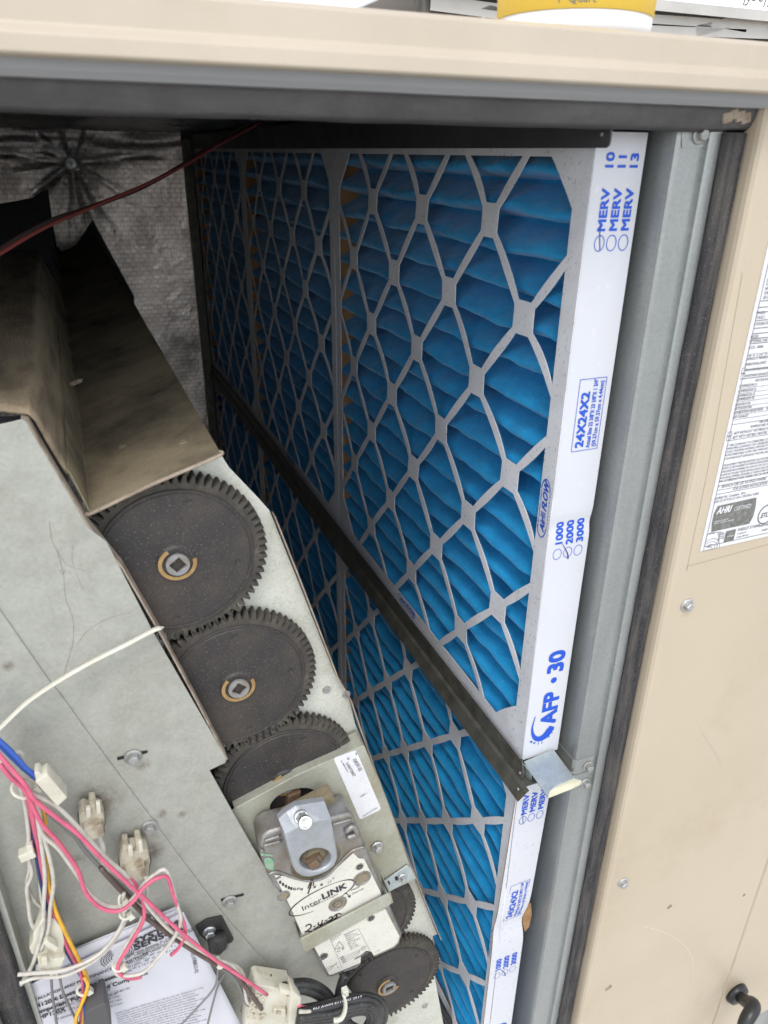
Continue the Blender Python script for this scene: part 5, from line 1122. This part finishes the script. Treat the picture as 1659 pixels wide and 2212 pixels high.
u0, w0 = inv(c3(655, 1270)); o_ = fn(u0, w0) + Vector((0, -.001, 0)); U_ = (fn(u0 + .1, w0) - fn(u0, w0)).normalized(); V_ = (fn(u0, w0 - .05) - fn(u0, w0)).normalized()
pr = Print(o_, U_, V_, (0, -1, 0), 0)
for k in range(5): pr.arc(-.003, -.001, .003 + .0022 * k, .003 + .0018 * k, 95, 215, .0007)
for k in range(5): pr.arc(.003, .001, .003 + .0022 * k, .003 + .0018 * k, -85, 35, .0007)
pr.build('logo_print', M['black_ink'], sh)
gb_ = plate('relay_box', [c3(478, 1600), c3(490, 1588), c3(580, 1545), c3(592, 1548), c3(625, 1700), c3(470, 1760)], .452, .022, M['greybox'], None); tag(bevel(gb_, .001), 'small dark grey plastic box lying on the papers', 'relay box')

# ================================================================ THINGS ON TOP OF THE CABINET
tb_ = thing('quart_tub', 'white plastic tub with yellow band standing on the beige cabinet top', 'tub', (.352, .512, Zc(.0710)))
bt = Vector((.3527, .5165, Zc(.0716)))
def frustum(name, z0, z1, r0, r1, m, par, n=48):
    v, f = lathe_v([(r0, z0), (r1, z1)], bt, (0, 0, 1), n); o = mesh(name, v, f, M[m], par, fix=True)
    for p in o.data.polygons: p.use_smooth = len(p.vertices) == 4
    return o
frustum('tub_body', 0, .0120, .0520, .0524, 'tub', tb_); frustum('yellow_band', .0122, .070, .0530, .0540, 'yellow', tb_); frustum('lid', .0702, .080, .056, .056, 'tub', tb_)
vq, fq = text_data('1  Quart', .0070, align='CENTER'); vv = []
for x, y in vq:
    a = math.radians(236) + x / .0535; vv.append(bt + Vector((math.cos(a) * .0536, math.sin(a) * .0536, .0150 + y)))
mesh('band_print', vv, fq, M['gray_ink'], tb_)
of = thing('old_filter', 'dirty used cardboard filter lying on the cabinet top behind the tub', 'air filter', (.45, .72, Zc(.0725)))
zb0, zb1 = Zc(.098), Zc(.138)
def of_z(p): return at(p, Y=.72)[2]
zt_ = of_z((1659, 23)); zmid = of_z((1659, 46)); zlo = Zc(.0725)
x0_, x1_ = at((922, 10), Y=.72)[0], 1.10
box('card_edge', x0_, x1_, .720, .722, zmid, zt_, M['oldcard'], of); box('media', x0_ + .005, x1_ - .005, .735, .76, zlo + .002, zmid, M['oldmedia'], of)
box('card_top', x0_, x1_, .7222, 1.20, zt_ - .002, zt_, M['card'], of)
ofp = Print((0, .7190, 0), (1, 0, 0), (0, 0, 1), (0, -1, 0), 0)
def bar(p, q, w_):
    a, b_ = at(p, Y=.729), at(q, Y=.729); d = (b_ - a).normalized(); n_ = Vector((-d.z, 0, d.x)) * w_ / 2
    R0 = [a + n_, b_ + n_, b_ - n_, a - n_]; loft('lattice_strut', [R0, [p_ + Vector((0, .001, 0)) for p_ in R0]], M['oldcard'], of)
bar(cT(215, 10), cT(590, 60), .012); bar(cT(430, 60), cT(560, 10), .008); bar(cT(1150, 80), cT(1450, 100), .008); bar(cT(1350, 135), cT(1500, 95), .010); bar(cT(1480, 95), cT(1659, 125), .012); bar(cT(1150, 128), cT(1700, 150), .008)
# maker's name stands upside down on the card edge
pr = Print(at(cT(1690, 40), Y=.7185), (-1, 0, 0), (0, 0, -1), (0, -1, 0), 0); pr.text('Glasfloss', .020, -.004, -.014, bold=.0, sx=1.1, shear=.15); pr.build('edge_print', M['gray_ink'], of)
v, f = joinv([tube_v([at((x_, y_ ), Y=1.05) for x_, y_ in ((868, -10), (880, 8), (893, 12))], .002, 6, 3), tube_v([at((x_, y_ ), Y=1.05) for x_, y_ in ((895, 14), (905, 2), (915, -10))], .002, 6, 3)])
tag(mesh('loose_wire', v, f, M['w_white'], None, smooth=True), 'thin pale wire lying on the cabinet top left of the old filter', 'wire')
